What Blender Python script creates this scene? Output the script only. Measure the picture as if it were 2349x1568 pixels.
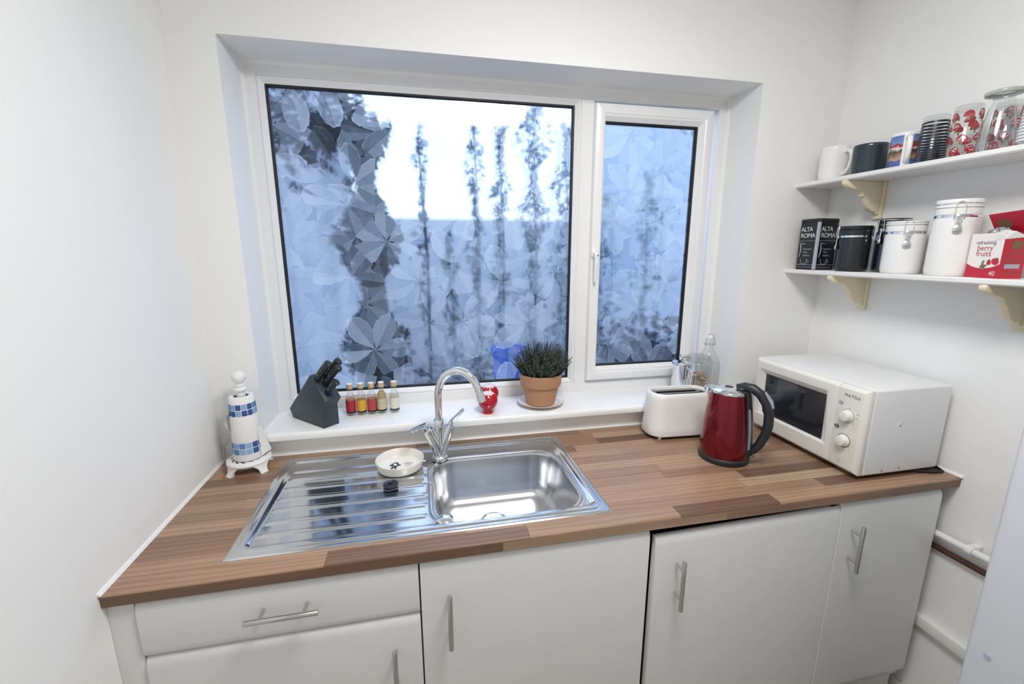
import bpy, bmesh, math, random
from math import sin, cos, pi, radians, sqrt, atan2
from mathutils import Vector, Matrix
random.seed(7)
scene = bpy.context.scene
COL = scene.collection
for o in list(bpy.data.objects):
    bpy.data.objects.remove(o)

# ---------------------------------------------------------------- camera
cam_d = bpy.data.cameras.new('camera'); cam = bpy.data.objects.new('camera', cam_d); COL.objects.link(cam)
cam.location = (.666, -.9079, 1.5847)
cam.rotation_euler = (pi/2-.2071, 0, -.2075)
cam_d.sensor_width = 36; cam_d.lens = 36*995.3/2349; cam_d.clip_start = .02
scene.camera = cam
# ---------------------------------------------------------------- sky
W = bpy.data.worlds.new('sky'); scene.world = W; W.use_nodes = True
nt = W.node_tree; nt.nodes.clear()
bg = nt.nodes.new('ShaderNodeBackground'); wo = nt.nodes.new('ShaderNodeOutputWorld')
bg.inputs[0].default_value = (.66, .79, 1.0, 1); bg.inputs[1].default_value = SKY = 2.6
nt.links.new(bg.outputs[0], wo.inputs[0])
LAMP = 33.0                       # radiance of the added bounce lamp's diffuser
vs = scene.view_settings
vs.view_transform = 'Standard'; vs.look = 'None'; vs.gamma = 1; vs.use_curve_mapping = False
vs.exposure = 0.0

# ---------------------------------------------------------------- helpers
def lin(c):
    if isinstance(c, str):
        c = [int(c[i:i+2], 16)/255 for i in (0, 2, 4)]
        return tuple(x/12.92 if x <= .04045 else ((x+.055)/1.055)**2.4 for x in c)+(1,)
    return tuple(c)+(1,)
class NT:
    def __init__(s, name):
        s.m = bpy.data.materials.new(name); s.m.use_nodes = True
        s.t = s.m.node_tree; s.t.nodes.clear()
        s.out = s.t.nodes.new('ShaderNodeOutputMaterial')
    def n(s, kind, **kw):
        nd = s.t.nodes.new('ShaderNode'+kind)
        for k, v in kw.items(): setattr(nd, k, v)
        return nd
    def put(s, sock, v):
        if hasattr(v, 'is_linked') or isinstance(v, bpy.types.NodeSocket): s.t.links.new(v, sock)
        else:
            try: sock.default_value = v
            except Exception: sock.default_value = tuple(v)[:3]
    def m_(s, op, a, b=0.0, c=0.0):
        nd = s.n('Math', operation=op)
        for i, v in enumerate((a, b, c)): s.put(nd.inputs[i], v)
        return nd.outputs[0]
    def mix(s, f, a, b):
        nd = s.n('Mix', data_type='RGBA'); s.put(nd.inputs[0], f); s.put(nd.inputs[6], a); s.put(nd.inputs[7], b)
        return nd.outputs[2]
    def coord(s, which='Object'):
        return s.n('TexCoord').outputs[which]
    def mapped(s, v, scale=(1, 1, 1), loc=(0, 0, 0), rot=(0, 0, 0)):
        nd = s.n('Mapping'); s.put(nd.inputs[0], v); nd.inputs[1].default_value = loc; nd.inputs[2].default_value = rot
        nd.inputs[3].default_value = scale; return nd.outputs[0]
    def noise(s, v, scale, detail=3, rough=.5, dist=0):
        nd = s.n('TexNoise'); s.put(nd.inputs['Vector'], v); nd.inputs['Scale'].default_value = scale
        nd.inputs['Detail'].default_value = detail; nd.inputs['Roughness'].default_value = rough
        nd.inputs['Distortion'].default_value = dist
        return nd.outputs[0]
    def ramp(s, f, stops, interp='LINEAR'):
        nd = s.n('ValToRGB'); s.put(nd.inputs[0], f); cr = nd.color_ramp; cr.interpolation = interp
        while len(cr.elements) < len(stops): cr.elements.new(.5)
        for e, (p, c) in zip(cr.elements, stops): e.position = p; e.color = lin(c)
        return nd.outputs[0]
    def sep(s, v):
        nd = s.n('SeparateXYZ'); s.put(nd.inputs[0], v); return nd.outputs
    def comb(s, x, y, z):
        nd = s.n('CombineXYZ')
        for i, v in enumerate((x, y, z)): s.put(nd.inputs[i], v)
        return nd.outputs[0]
    def bump(s, h, strength=.2, dist=.002):
        nd = s.n('Bump'); nd.inputs['Strength'].default_value = strength; nd.inputs['Distance'].default_value = dist
        s.put(nd.inputs['Height'], h); return nd.outputs[0]
    def bsdf(s, col, rough=.5, metal=0, normal=None, **kw):
        b = s.n('BsdfPrincipled')
        s.put(b.inputs['Base Color'], col); s.put(b.inputs['Roughness'], rough); s.put(b.inputs['Metallic'], metal)
        if normal is not None: s.put(b.inputs['Normal'], normal)
        for k, v in kw.items(): s.put(b.inputs[k.replace('_', ' ')], v)
        return b.outputs[0]
    def done(s, sh):
        s.t.links.new(sh, s.out.inputs[0]); return s.m
def simple(name, col, rough=.5, metal=0, var=.04, nscale=8, bump=0, bscale=60, **kw):
    t = NT(name); c = lin(col); co = t.coord()
    f = t.noise(co, nscale)
    dark = tuple(x*(1-var) for x in c[:3])+(1,); lite = tuple(min(1, x*(1+var)) for x in c[:3])+(1,)
    cc = t.mix(f, dark, lite)
    nm = t.bump(t.noise(co, bscale, 2), bump) if bump else None
    return t.done(t.bsdf(cc, rough, metal, nm, **kw))

class MB:
    """collects polygons; build() links them as one mesh object"""
    def __init__(s): s.v = []; s.f = []; s.mi = []; s.cur = 0
    def add(s, vs, fs):
        b = len(s.v); s.v += [tuple(v) for v in vs]
        for f in fs: s.f.append([i+b for i in f]); s.mi.append(s.cur)
        return s
    def slot(s, i): s.cur = i; return s
    def box(s, a, b):
        x0, y0, z0 = a; x1, y1, z1 = b
        return s.add([(x0,y0,z0),(x1,y0,z0),(x1,y1,z0),(x0,y1,z0),(x0,y0,z1),(x1,y0,z1),(x1,y1,z1),(x0,y1,z1)],
                     [(0,3,2,1),(4,5,6,7),(0,1,5,4),(1,2,6,5),(2,3,7,6),(3,0,4,7)])
    def loft(s, loops, cap0=True, cap1=True, closed=True):
        n = len(loops[0]); vs = [p for l in loops for p in l]; fs = []
        for k in range(len(loops)-1):
            for i in range(n if closed else n-1):
                j = (i+1) % n; fs.append((k*n+i, k*n+j, (k+1)*n+j, (k+1)*n+i))
        if cap0: fs.append(tuple(range(n))[::-1])
        if cap1: fs.append(tuple((len(loops)-1)*n+i for i in range(n)))
        return s.add(vs, fs)
    def lathe(s, prof, n=32, c=(0, 0), cap0=False, cap1=False, a0=0, a1=2*pi):
        """prof: (r,z) from bottom/outside; r==0 ends are closed by a fan"""
        full = abs(a1-a0-2*pi) < 1e-6; m = n if full else n+1
        vs = []; fs = []; rows = []
        for r, z in prof:
            if r < 1e-7: rows.append([len(vs)]*m); vs.append((c[0], c[1], z))
            else:
                rows.append(list(range(len(vs), len(vs)+m)))
                for i in range(m):
                    a = a0+(a1-a0)*i/n; vs.append((c[0]+r*cos(a), c[1]+r*sin(a), z))
        for k in range(len(rows)-1):
            for i in range(n):
                j = (i+1) % m
                q = [rows[k][i], rows[k][j], rows[k+1][j], rows[k+1][i]]
                q2 = [];
                for x in q:
                    if x not in q2: q2.append(x)
                if len(q2) > 2: fs.append(tuple(q2))
        if cap0: fs.append(tuple(rows[0])[::-1])
        if cap1: fs.append(tuple(rows[-1]))
        return s.add(vs, fs)
    def tube(s, pts, r, n=10, caps=True, sx=1.0, up=None):
        pts = [Vector(p) for p in pts]; N = len(pts)
        rs = r if isinstance(r, (list, tuple)) else [r]*N
        loops = []; prev = None
        for i in range(N):
            t = (pts[min(i+1, N-1)]-pts[max(i-1, 0)]).normalized()
            if prev is None:
                ref = Vector(up) if up else (Vector((0, 0, 1)) if abs(t.z) < .9 else Vector((1, 0, 0)))
                a = (ref-t*ref.dot(t)).normalized()
            else: a = (prev-t*prev.dot(t)).normalized()
            prev = a; b = t.cross(a)
            loops.append([pts[i]+(a*cos(2*pi*k/n)+b*sin(2*pi*k/n)*sx)*rs[i] for k in range(n)])
        return s.loft(loops, caps, caps)
    def prism(s, poly, axis, a, b):
        """extrude 2-D polygon along an axis. poly coords are the two other axes in xyz order"""
        def P(u, v, w):
            return (w, u, v) if axis == 'x' else (u, w, v) if axis == 'y' else (u, v, w)
        return s.loft([[P(u, v, a) for u, v in poly], [P(u, v, b) for u, v in poly]])
    def ball(s, c, r, n=16, m=10, sc=(1, 1, 1)):
        b = MB().lathe([(r*sin(pi*k/m), -r*cos(pi*k/m)) for k in range(m+1)], n)
        return s.add([(c[0]+x*sc[0], c[1]+y*sc[1], c[2]+z*sc[2]) for x, y, z in b.v], b.f)
    def xf(s, mat):
        s.v = [tuple(mat @ Vector(v)) for v in s.v]; return s
    def mesh(s, name, mats, bevel=0, seg=2, smooth=35, bang=30):
        me = bpy.data.meshes.new(name); me.from_pydata(s.v, [], s.f)
        mats = mats if isinstance(mats, (list, tuple)) else [mats]
        for m in mats: me.materials.append(m)
        if len(mats) > 1: me.polygons.foreach_set('material_index', s.mi)
        bm = bmesh.new(); bm.from_mesh(me)
        bmesh.ops.recalc_face_normals(bm, faces=bm.faces)
        if bevel:
            es = [e for e in bm.edges if len(e.link_faces) == 2 and e.calc_face_angle(0) > radians(bang)]
            bmesh.ops.bevel(bm, geom=es, offset=bevel, segments=seg, profile=.5, affect='EDGES', clamp_overlap=True)
        bm.to_mesh(me); bm.free()
        if smooth:
            me.polygons.foreach_set('use_smooth', [True]*len(me.polygons)); me.set_sharp_from_angle(angle=radians(smooth))
        me.update(); return me
    def build(s, name, mats, parent=None, loc=None, **kw):
        return link(name, s.mesh(name, mats, **kw), parent, loc)
def link(name, me, parent=None, loc=None):
    o = bpy.data.objects.new(name, me); COL.objects.link(o)
    if parent: o.parent = parent
    if loc: o.location = loc
    return o
def tag(o, label, cat, group=None):
    o['label'] = label; o['category'] = cat
    if group: o['group'] = group
    return o
def thing(name, label, cat, loc=(0, 0, 0), rz=0, group=None):
    o = bpy.data.objects.new(name, None); COL.objects.link(o); o.empty_display_size = .05
    o.location = loc; o.rotation_euler = (0, 0, rz); return tag(o, label, cat, group)
def struct(o): o['kind'] = 'structure'; return o
def rrect(hx, hy, r, z, n=6, c=(0, 0)):
    r = min(r, hx-1e-5, hy-1e-5); pts = []
    for q, (sx, sy) in enumerate(((1, 1), (-1, 1), (-1, -1), (1, -1))):
        for i in range(n+1):
            a = pi/2*q+pi/2*i/n
            pts.append((c[0]+sx*(hx-r)+r*cos(a), c[1]+sy*(hy-r)+r*sin(a), z))
    return pts
_txt = {}
def text_mesh(body, size, spacing=1.0):
    """flat text centred on the origin in the XY plane, as raw (verts, faces)"""
    k = (body, size, spacing)
    if k in _txt: return _txt[k]
    cu = bpy.data.curves.new('lettering', 'FONT'); cu.body = body; cu.size = size; cu.align_x = 'CENTER'; cu.align_y = 'CENTER'
    cu.space_character = spacing; cu.resolution_u = 3
    o = bpy.data.objects.new('lettering', cu); COL.objects.link(o); bpy.context.view_layer.update()
    me = bpy.data.meshes.new_from_object(o.evaluated_get(bpy.context.evaluated_depsgraph_get()))
    r = ([tuple(v.co) for v in me.vertices], [tuple(p.vertices) for p in me.polygons])
    bpy.data.objects.remove(o); bpy.data.curves.remove(cu); bpy.data.meshes.remove(me)
    _txt[k] = r; return r
def put_text(mb, body, size, O, U, Vv, spacing=1.0, lift=0.0):
    """add text whose baseline direction is U and up direction is Vv, centred at O"""
    vs, fs = text_mesh(body, size, spacing); O = Vector(O); U = Vector(U).normalized(); Vv = Vector(Vv).normalized()
    Nn = U.cross(Vv)
    mb.add([O+U*v[0]+Vv*v[1]+Nn*lift for v in vs], fs); return mb
def frames(x0, x1, z0, z1, prof):
    """four mitred members round a rectangle in the XZ plane; prof = [(inset, y)...]"""
    res = []
    def R(d): return [(x0+d, z0+d), (x1-d, z0+d), (x1-d, z1-d), (x0+d, z1-d)]
    for k in range(4):
        mb = MB(); a = []; b = []
        for d, y in prof:
            r = R(d); p = r[k]; q = r[(k+1) % 4]; a.append((p[0], y, p[1])); b.append((q[0], y, q[1]))
        mb.loft([a, b]); res.append(mb)
    return res           # bottom, right, top, left
# ---------------------------------------------------------------- materials
def plaster(name, col, var=.03):
    t = NT(name); co = t.coord(); f = t.noise(co, 3.0, 4)
    c = lin(col); cc = t.mix(f, tuple(x*(1-var) for x in c[:3])+(1,), c)
    nm = t.bump(t.noise(co, 90, 3), .06, .001)
    return t.done(t.bsdf(cc, .75, 0, nm))
M = {}
M['wall'] = plaster('wall_paint', 'F5F5F3')
M['ceiling'] = plaster('ceiling_paint', 'F7F7F5')
M['upvc'] = simple('white_window_plastic', 'F0F0F0', .32, var=.02)
M['sill'] = simple('white_sill_plastic', 'F3F3F2', .22, var=.02)
M['gasket'] = simple('black_rubber_gasket', '14161C', .5)
M['door'] = simple('cream_white_door_foil', 'DFDFDD', .42, var=.015)
M['carcass'] = simple('white_carcass_board', 'D8D7D2', .55, var=.02)
M['dark'] = simple('dark_gap_board', '2A2D33', .7)
M['white'] = simple('glossy_white_plastic', 'EDECEA', .3, var=.015)
M['mw_body'] = simple('microwave_enamel', 'ECECEC', .38, var=.012)
M['mw_front'] = simple('microwave_front_plastic', 'E9E6DD', .36, var=.015)
M['ceramic'] = simple('white_glazed_ceramic', 'F0EFEC', .16, var=.015)
M['ironwhite'] = simple('white_painted_cast_iron', 'EDEDEC', .4, var=.03, bump=.12, bscale=120)
M['black'] = simple('black_plastic', '16181B', .42, var=.1)
M['rubber'] = simple('dark_blue_black_rubber', '1A2133', .6, var=.1)
M['chrome'] = simple('polished_chrome', 'E8EAEC', .06, 1, var=.01)
M['satin'] = simple('satin_nickel_bar', 'C6C5C3', .26, 1, var=.03)
M['shelf'] = simple('white_shelf_board', 'ECEBE9', .45, var=.02)
M['cream'] = simple('cream_painted_wood', 'EBDFBE', .45, var=.03)
M['copper'] = simple('dull_copper_pipe', '5C3C30', .5, .5, var=.15)
M['fridge'] = simple('white_appliance_enamel', 'D3D6DC', .3, var=.012)
M['pipe'] = simple('white_painted_pipe', 'ECEBE6', .35, var=.02)
M['navy'] = simple('navy_print', '161B2C', .3)
M['greyprint'] = simple('grey_lilac_print', '9A9AA6', .4)
M['blueprint'] = simple('pale_blue_print', '86A2CC', .4)
M['kblock'] = simple('dark_slate_painted_wood', '2E3A42', .42, var=.06, nscale=30)
M['knife'] = simple('black_knife_handle', '1D2224', .38, var=.1)
M['silver'] = simple('crumpled_silver_foil', 'C9CACC', .22, 1, var=.05, bump=.6, bscale=120)

def steel(name, rough, aniso=0, scale=(3, 220, 220)):
    t = NT(name); co = t.coord()
    f = t.noise(t.mapped(co, scale), 1.0, 3)
    g = t.noise(co, 6, 4)
    rr = t.m_('ADD', t.m_('MULTIPLY', f, .06), rough)
    cc = t.mix(g, lin('C6C7C9'), lin('DEDFE1'))
    return t.done(t.bsdf(cc, rr, 1, t.bump(f, .02, .0005)))
M['steel'] = steel('polished_sink_steel', .08)
M['basin'] = steel('brushed_basin_steel', .2, scale=(60, 60, 60))

# laminate staves: colour from the object's own random number, grain along X
def stave_mat():
    t = NT('walnut_block_laminate'); oi = t.n('ObjectInfo'); co = t.coord('Object')
    off = t.m_('MULTIPLY', oi.outputs['Random'], 37.0)
    v = t.n('VectorMath', operation='ADD'); t.put(v.inputs[0], co); t.put(v.inputs[1], t.comb(off, off, off))
    base = t.ramp(oi.outputs['Random'], [(0, '7A5D4C'), (.15, '94735D'), (.4, 'B39077'), (.65, 'C2A184'), (.82, '9A7961'), (1, 'CFB296')])
    warp = t.noise(t.mapped(v.outputs[0], (1.6, 9, 9)), 2.0, 2)
    wv = t.n('TexWave', wave_type='BANDS', bands_direction='Y')
    t.put(wv.inputs['Vector'], t.mapped(v.outputs[0], (1.4, 16, 16)))
    wv.inputs['Scale'].default_value = 1.2; wv.inputs['Distortion'].default_value = 9; wv.inputs['Detail'].default_value = 3
    fine = t.noise(t.mapped(v.outputs[0], (9, 320, 320)), 1.0, 3)
    g = t.m_('ADD', t.m_('MULTIPLY', wv.outputs[1], .55), t.m_('MULTIPLY', fine, .5))
    f = t.m_('MULTIPLY', t.m_('SUBTRACT', g, .22), 1.0)
    hs = t.n('HueSaturation'); hs.inputs['Value'].default_value = .66; hs.inputs['Saturation'].default_value = 1.08; t.put(hs.inputs['Color'], base)
    cc = t.mix(f, hs.outputs[0], base)
    return t.done(t.bsdf(cc, t.m_('ADD', t.m_('MULTIPLY', fine, .1), .3), 0, t.bump(fine, .05, .0004)))
M['stave'] = stave_mat()

# leaf-print privacy film on the panes
def film_mat():
    t = NT('leaf_print_window_film'); co = t.sep(t.coord('Object'))
    def layer(scale, ox, oz, n, rmax):
        v = t.comb(t.m_('MULTIPLY_ADD', co[0], scale, ox), t.m_('MULTIPLY_ADD', co[2], scale, oz), 0.0)
        wob = t.noise(v, 9, 2)
        vo = t.n('TexVoronoi', voronoi_dimensions='2D', feature='F1'); t.put(vo.inputs['Vector'], v)
        vo.inputs['Scale'].default_value = 1; vo.inputs['Randomness'].default_value = .75
        p = t.sep(vo.outputs['Position']); q = t.sep(v); c = t.sep(vo.outputs['Color'])
        dx = t.m_('SUBTRACT', q[0], p[0]); dz = t.m_('SUBTRACT', q[1], p[1])
        r = vo.outputs['Distance']
        a = t.m_('ADD', t.m_('DIVIDE', t.m_('ARCTAN2', dz, dx), 2*pi), t.m_('ADD', c[0], 2.0))
        s = t.m_('MULTIPLY', a, n); idx = t.m_('FLOOR', s); ft = t.m_('SUBTRACT', t.m_('FRACT', s), .5)
        at = t.m_('ABSOLUTE', ft)
        # serrated obovate leaflet outline
        ser = t.m_('MULTIPLY', t.m_('PINGPONG', t.m_('MULTIPLY', at, 7.0), .5), .05)
        wn = t.n('TexWhiteNoise', noise_dimensions='3D'); t.put(wn.inputs['Vector'], t.comb(idx, c[1], c[2])); rnd = wn.outputs[0]
        rm = t.m_('ADD', t.m_('SUBTRACT', t.m_('MULTIPLY_ADD', rnd, .16, rmax), t.m_('MULTIPLY', t.m_('POWER', at, 1.7), 1.25)), ser)
        inside = t.m_('LESS_THAN', r, rm)
        notch = t.m_('GREATER_THAN', t.m_('MULTIPLY_ADD', t.m_('SUBTRACT', .5, at), 1.0, 0.0), t.m_('MULTIPLY', t.m_('MAXIMUM', t.m_('SUBTRACT', .16, r), 0.0), 2.2))
        inside = t.m_('MULTIPLY', inside, notch)
        # veins
        w = t.m_('MULTIPLY', at, r)
        rib = t.m_('LESS_THAN', w, .004)
        vv = t.m_('FRACT', t.m_('MULTIPLY', t.m_('SUBTRACT', r, t.m_('MULTIPLY', w, 3.0)), 11.0))
        vein = t.m_('MULTIPLY', t.m_('LESS_THAN', vv, .11), t.m_('GREATER_THAN', r, .08))
        vein = t.m_('MAXIMUM', rib, t.m_('MULTIPLY', vein, .55))
        side = t.m_('MULTIPLY', t.m_('GREATER_THAN', ft, 0.0), .17)
        edge = t.m_('MULTIPLY', t.m_('GREATER_THAN', r, t.m_('SUBTRACT', rm, .035)), .14)
        tone = t.m_('ADD', t.m_('ADD', t.m_('MULTIPLY_ADD', rnd, .5, .12), side), edge)
        sign = t.m_('MULTIPLY_ADD', t.m_('GREATER_THAN', c[2], .5), .5, -.22)
        tone = t.m_('ADD', tone, t.m_('MULTIPLY', vein, sign))
        tone = t.m_('MULTIPLY_ADD', t.m_('SUBTRACT', wob, .5), .15, tone)
        return inside, tone
    i1, t1 = layer(4.9, .3, .2, 6, .60)
    i2, t2 = layer(4.3, 5.7, 3.1, 6, .66)
    behind = t.m_('MULTIPLY', i2, t.m_('MULTIPLY', t2, .72))
    mx = t.n('Mix', data_type='FLOAT'); t.put(mx.inputs[0], i1); t.put(mx.inputs[2], behind); t.put(mx.inputs[3], t1)
    haze = t.m_('MINIMUM', t.m_('MAXIMUM', mx.outputs[0], .06), .92)
    haze = t.m_('MULTIPLY', haze, .66)
    tone_f = t.m_('MINIMUM', t.m_('MAXIMUM', mx.outputs[0], 0.0), 1.0)
    ink = t.mix(tone_f, (.60, .69, .86, 1), (.97, .99, 1.0, 1))
    tr = t.n('BsdfTransparent'); t.put(tr.inputs[0], ink)
    rf = t.n('BsdfRefraction'); t.put(rf.inputs['Color'], ink); rf.inputs['Roughness'].default_value = .22; rf.inputs['IOR'].default_value = 1.12
    tl = t.n('BsdfTranslucent'); t.put(tl.inputs[0], t.mix(tone_f, (.50, .60, .80, 1), (.84, .92, 1.0, 1)))
    s1 = t.n('MixShader'); s1.inputs[0].default_value = .72; t.put(s1.inputs[1], tr.outputs[0]); t.put(s1.inputs[2], rf.outputs[0])
    s2 = t.n('MixShader'); t.put(s2.inputs[0], haze); t.put(s2.inputs[1], s1.outputs[0]); t.put(s2.inputs[2], tl.outputs[0])
    gl = t.n('BsdfGlossy'); gl.inputs['Roughness'].default_value = .05; gl.inputs[0].default_value = (.9, .95, 1, 1)
    s3 = t.n('MixShader'); s3.inputs[0].default_value = .04; t.put(s3.inputs[1], s2.outputs[0]); t.put(s3.inputs[2], gl.outputs[0])
    return t.done(s3.outputs[0])
M['film'] = film_mat()

def glass(name, tint=(.96, .98, .98), rough=.0, refl=.10, ior=1.15):
    """thin clear glass wall: mostly straight-through with a fresnel sheen"""
    t = NT(name); f = t.n('LayerWeight'); f.inputs[0].default_value = .35
    tr = t.n('BsdfTransparent'); tr.inputs[0].default_value = tint+(1,)
    gl = t.n('BsdfGlossy'); gl.inputs['Roughness'].default_value = .03
    fac = t.m_('MULTIPLY_ADD', f.outputs['Facing'], .45, refl*.4)
    s = t.n('MixShader'); t.put(s.inputs[0], fac); t.put(s.inputs[1], tr.outputs[0]); t.put(s.inputs[2], gl.outputs[0])
    return t.done(s.outputs[0])
M['glass'] = glass('clear_glass')
M['dglass'] = NT('microwave_door_glass')
M['dglass'] = M['dglass'].done(M['dglass'].bsdf(lin('23272E'), .07, 0, Specular_IOR_Level=.8))

def lamp_mat():
    t = NT('bounce_fill_diffuser'); e = t.n('Emission'); e.inputs[0].default_value = (1.0, .985, .965, 1); e.inputs[1].default_value = LAMP
    return t.done(e.outputs[0])
M['lamp'] = lamp_mat()
# ---------------------------------------------------------------- room shell
XR, YB, ZC = 2.277, .6, 2.4785          # right wall, window wall, ceiling
YF = -1.9                                # wall behind the camera
XU, XV, ZS, ZT = .134, 1.915, .975, 2.18 # window opening
wb = MB()
wb.box((-.12, YB, 0), (XU, YB+.26, ZC)); wb.box((XV, YB, 0), (XR+.12, YB+.26, ZC))
wb.box((XU, YB, 0), (XV, YB+.26, ZS)); wb.box((XU, YB, ZT), (XV, YB+.26, ZC))
struct(wb.build('wall_back', M['wall'], smooth=0))
struct(MB().box((-.12, YF-.12, 0), (0, YB, ZC)).build('wall_left', M['wall'], smooth=0))
struct(MB().box((XR, YF-.12, 0), (XR+.12, YB, ZC)).build('wall_right', M['wall'], smooth=0))
struct(MB().box((0, YF-.12, 0), (XR, YF, ZC)).build('wall_front', M['wall'], smooth=0))
struct(MB().box((-.12, YF-.12, ZC), (XR+.12, YB+.26, ZC+.1)).build('ceiling', M['ceiling'], smooth=0))
def floor_mat():
    t = NT('beige_vinyl_floor'); co = t.coord(); f = t.noise(co, 14, 4)
    return t.done(t.bsdf(t.mix(f, lin('9F978D'), lin('B0A89E')), .45))
M['floor'] = floor_mat()
struct(MB().box((-.12, YF-.12, -.1), (XR+.12, YB+.26, 0)).build('floor', M['floor'], smooth=0))
struct(MB().box((XR-.014, -.37, 0), (XR, YB-.001, .09)).build('baseboard_right', M['pipe'], bevel=.003))
struct(MB().prism([(YB, .9), (YB, .907), (YB-.003, .9065), (YB-.007, .9005)], 'x', 0, XR).build('trim_1', M['sill']))
struct(MB().prism([(0, .9), (0.007, .9), (.003, .906), (0, .907)], 'y', 0.0, YB).build('trim_2', M['sill']))
struct(MB().prism([(XR, .9), (XR-.007, .9005), (XR-.003, .9065), (XR, .907)], 'y', 0.0, YB).build('trim_3', M['sill']))

# added lamp, out of view, standing in for flash bounced off the ceiling
lm = thing('bounce_fill_lamp', 'added unseen round lamp standing in for flash bounced off the ceiling', 'lamp', (1.12, -.46, ZC))
MB().lathe([(.29, 0), (.29, -.02), (.265, -.028), (.265, 0)], 40).build('bounce_fill_base', M['white'], lm)
MB().lathe([(.262, -.012), (.255, -.04), (.22, -.062), (.14, -.078), (0, -.083)], 40).build('diffuser', M['lamp'], lm)

# ---------------------------------------------------------------- window
win = bpy.data.objects.new('window_1', None); COL.objects.link(win); struct(win); win.empty_display_size = .1
win['label'] = 'white plastic kitchen window with leaf-print film over both panes'
YR = .774
# outer frame
for k, mb in enumerate(frames(XU, XV, .995, ZT, [(0, YR), (.036, YR), (.041, YR+.005), (.041, YR+.066), (0, YR+.066)])):
    mb.build('frame_member', M['upvc'], win, smooth=20)
# thin sealant line between frame and plaster
for k, mb in enumerate(frames(XU, XV, .995, ZT, [(0, YR-.010), (.004, YR-.004), (.009, YR+.0005), (0, YR+.0005)])):
    if k: mb.build('sealant_bead', M['cream_seal'] if 'cream_seal' in M else M['wall'], win)
# mullion
MB().prism([(1.290, YR), (1.336, YR), (1.342, YR+.006), (1.342, YR+.066), (1.284, YR+.066), (1.284, YR+.006)], 'z', 1.036, 2.139).build('mullion', M['upvc'], win, smooth=20)
MB().prism([(1.2885, YR-.0005), (1.3375, YR-.0005), (1.313, YR+.001)], 'z', 1.0, 1.036).build('mullion_foot', M['upvc'], win, smooth=0)
# fixed light
for mb in frames(.1752, 1.2850, 1.036, 2.1395, [(0, YR+.002), (.006, YR+.001), (.0195, YR+.014), (.0195, YR+.03), (0, YR+.03)]):
    mb.build('glazing_bead', M['upvc'], win, smooth=20)
for mb in frames(.1946, 1.2655, 1.0555, 2.1200, [(0, YR+.0145), (.006, YR+.0155), (.0085, YR+.022), (.0085, YR+.028), (0, YR+.028)]):
    mb.build('gasket', M['gasket'], win, smooth=0)
def pane(x0, x1, z0, z1, y, parent):
    return MB().add([(x0, y, z0), (x1, y, z0), (x1, y, z1), (x0, y, z1)], [(0, 1, 2, 3)]).build('pane', M['film'], parent, smooth=0)
pane(.200, 1.262, 1.060, 2.116, YR+.023, win)
# opening sash
sash = MB()
sx0, sx1, sz0, sz1 = 1.3385, 1.842, 1.043, 2.129
sroot = bpy.data.objects.new('sash', None); COL.objects.link(sroot); sroot.parent = win
for mb in frames(sx0, sx1, sz0, sz1, [(0, YR-.004), (.003, YR-.016), (.010, YR-.019), (.034, YR-.019), (.040, YR-.015), (.040, YR+.03), (0, YR+.03)]):
    mb.build('sash_member', M['upvc'], sroot, smooth=25)
for mb in frames(sx0+.0385, sx1-.0385, sz0+.0385, sz1-.0385, [(0, YR-.013), (.005, YR-.014), (.0215, YR+.002), (.0215, YR+.02), (0, YR+.02)]):
    pass
bx0, bx1, bz0, bz1 = 1.369, 1.781, 1.103, 2.069
for mb in frames(bx0-.022, bx1+.022, bz0-.0215, bz1+.0215, [(0, YR-.0145), (.006, YR-.0155), (.0215, YR-.001), (.0215, YR+.02), (0, YR+.02)]):
    mb.build('glazing_bead', M['upvc'], sroot, smooth=20)
for mb in frames(bx0, bx1, bz0, bz1, [(0, YR+.0005), (.006, YR+.002), (.0085, YR+.009), (.0085, YR+.016), (0, YR+.016)]):
    mb.build('gasket', M['gasket'], sroot, smooth=0)
pane(bx0+.006, bx1-.006, bz0+.006, bz1-.006, YR+.010, sroot)
# dark shadow joint round the sash
hd = MB()
hd.add([], [])
hd.loft([rrect(.011, .017, .010, 0, 4), rrect(.011, .017, .010, .008, 4), rrect(.008, .014, .008, .010, 4)])
hd.xf(Matrix.Translation((1.350, YR-.019, 1.575)) @ Matrix.Rotation(pi/2, 4, 'X'))
hd.tube([(1.350, YR-.026, 1.578), (1.350, YR-.045, 1.574), (1.350, YR-.050, 1.555), (1.350, YR-.046, 1.51), (1.351, YR-.040, 1.465)], [.008, .0085, .008, .0065, .0055], 10)
hd.build('window_handle', M['upvc'], sroot)
MB().lathe([(0, .004), (.0035, .004), (.004, 0)], 12).xf(Matrix.Translation((1.352, YR-.0535, 1.567)) @ Matrix.Rotation(pi/2, 4, 'X')).build('key_cylinder', M['satin'], sroot)
# sill board with rounded nose
sp = [(.776, .975), (.776, .995)]
sp += [(.560+.006*(1-sin(a)), .995-.009*(1-cos(a))) for a in []]
sp += [(.566, .995), (.560, .9935), (.5565, .990), (.555, .985), (.555, .974), (.5565, .9695), (.561, .968), (.566, .969), (.568, .975)]
MB().prism(sp, 'x', XU-.006, XV+.006).build('window_sill', M['sill'], win, smooth=40)

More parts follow.
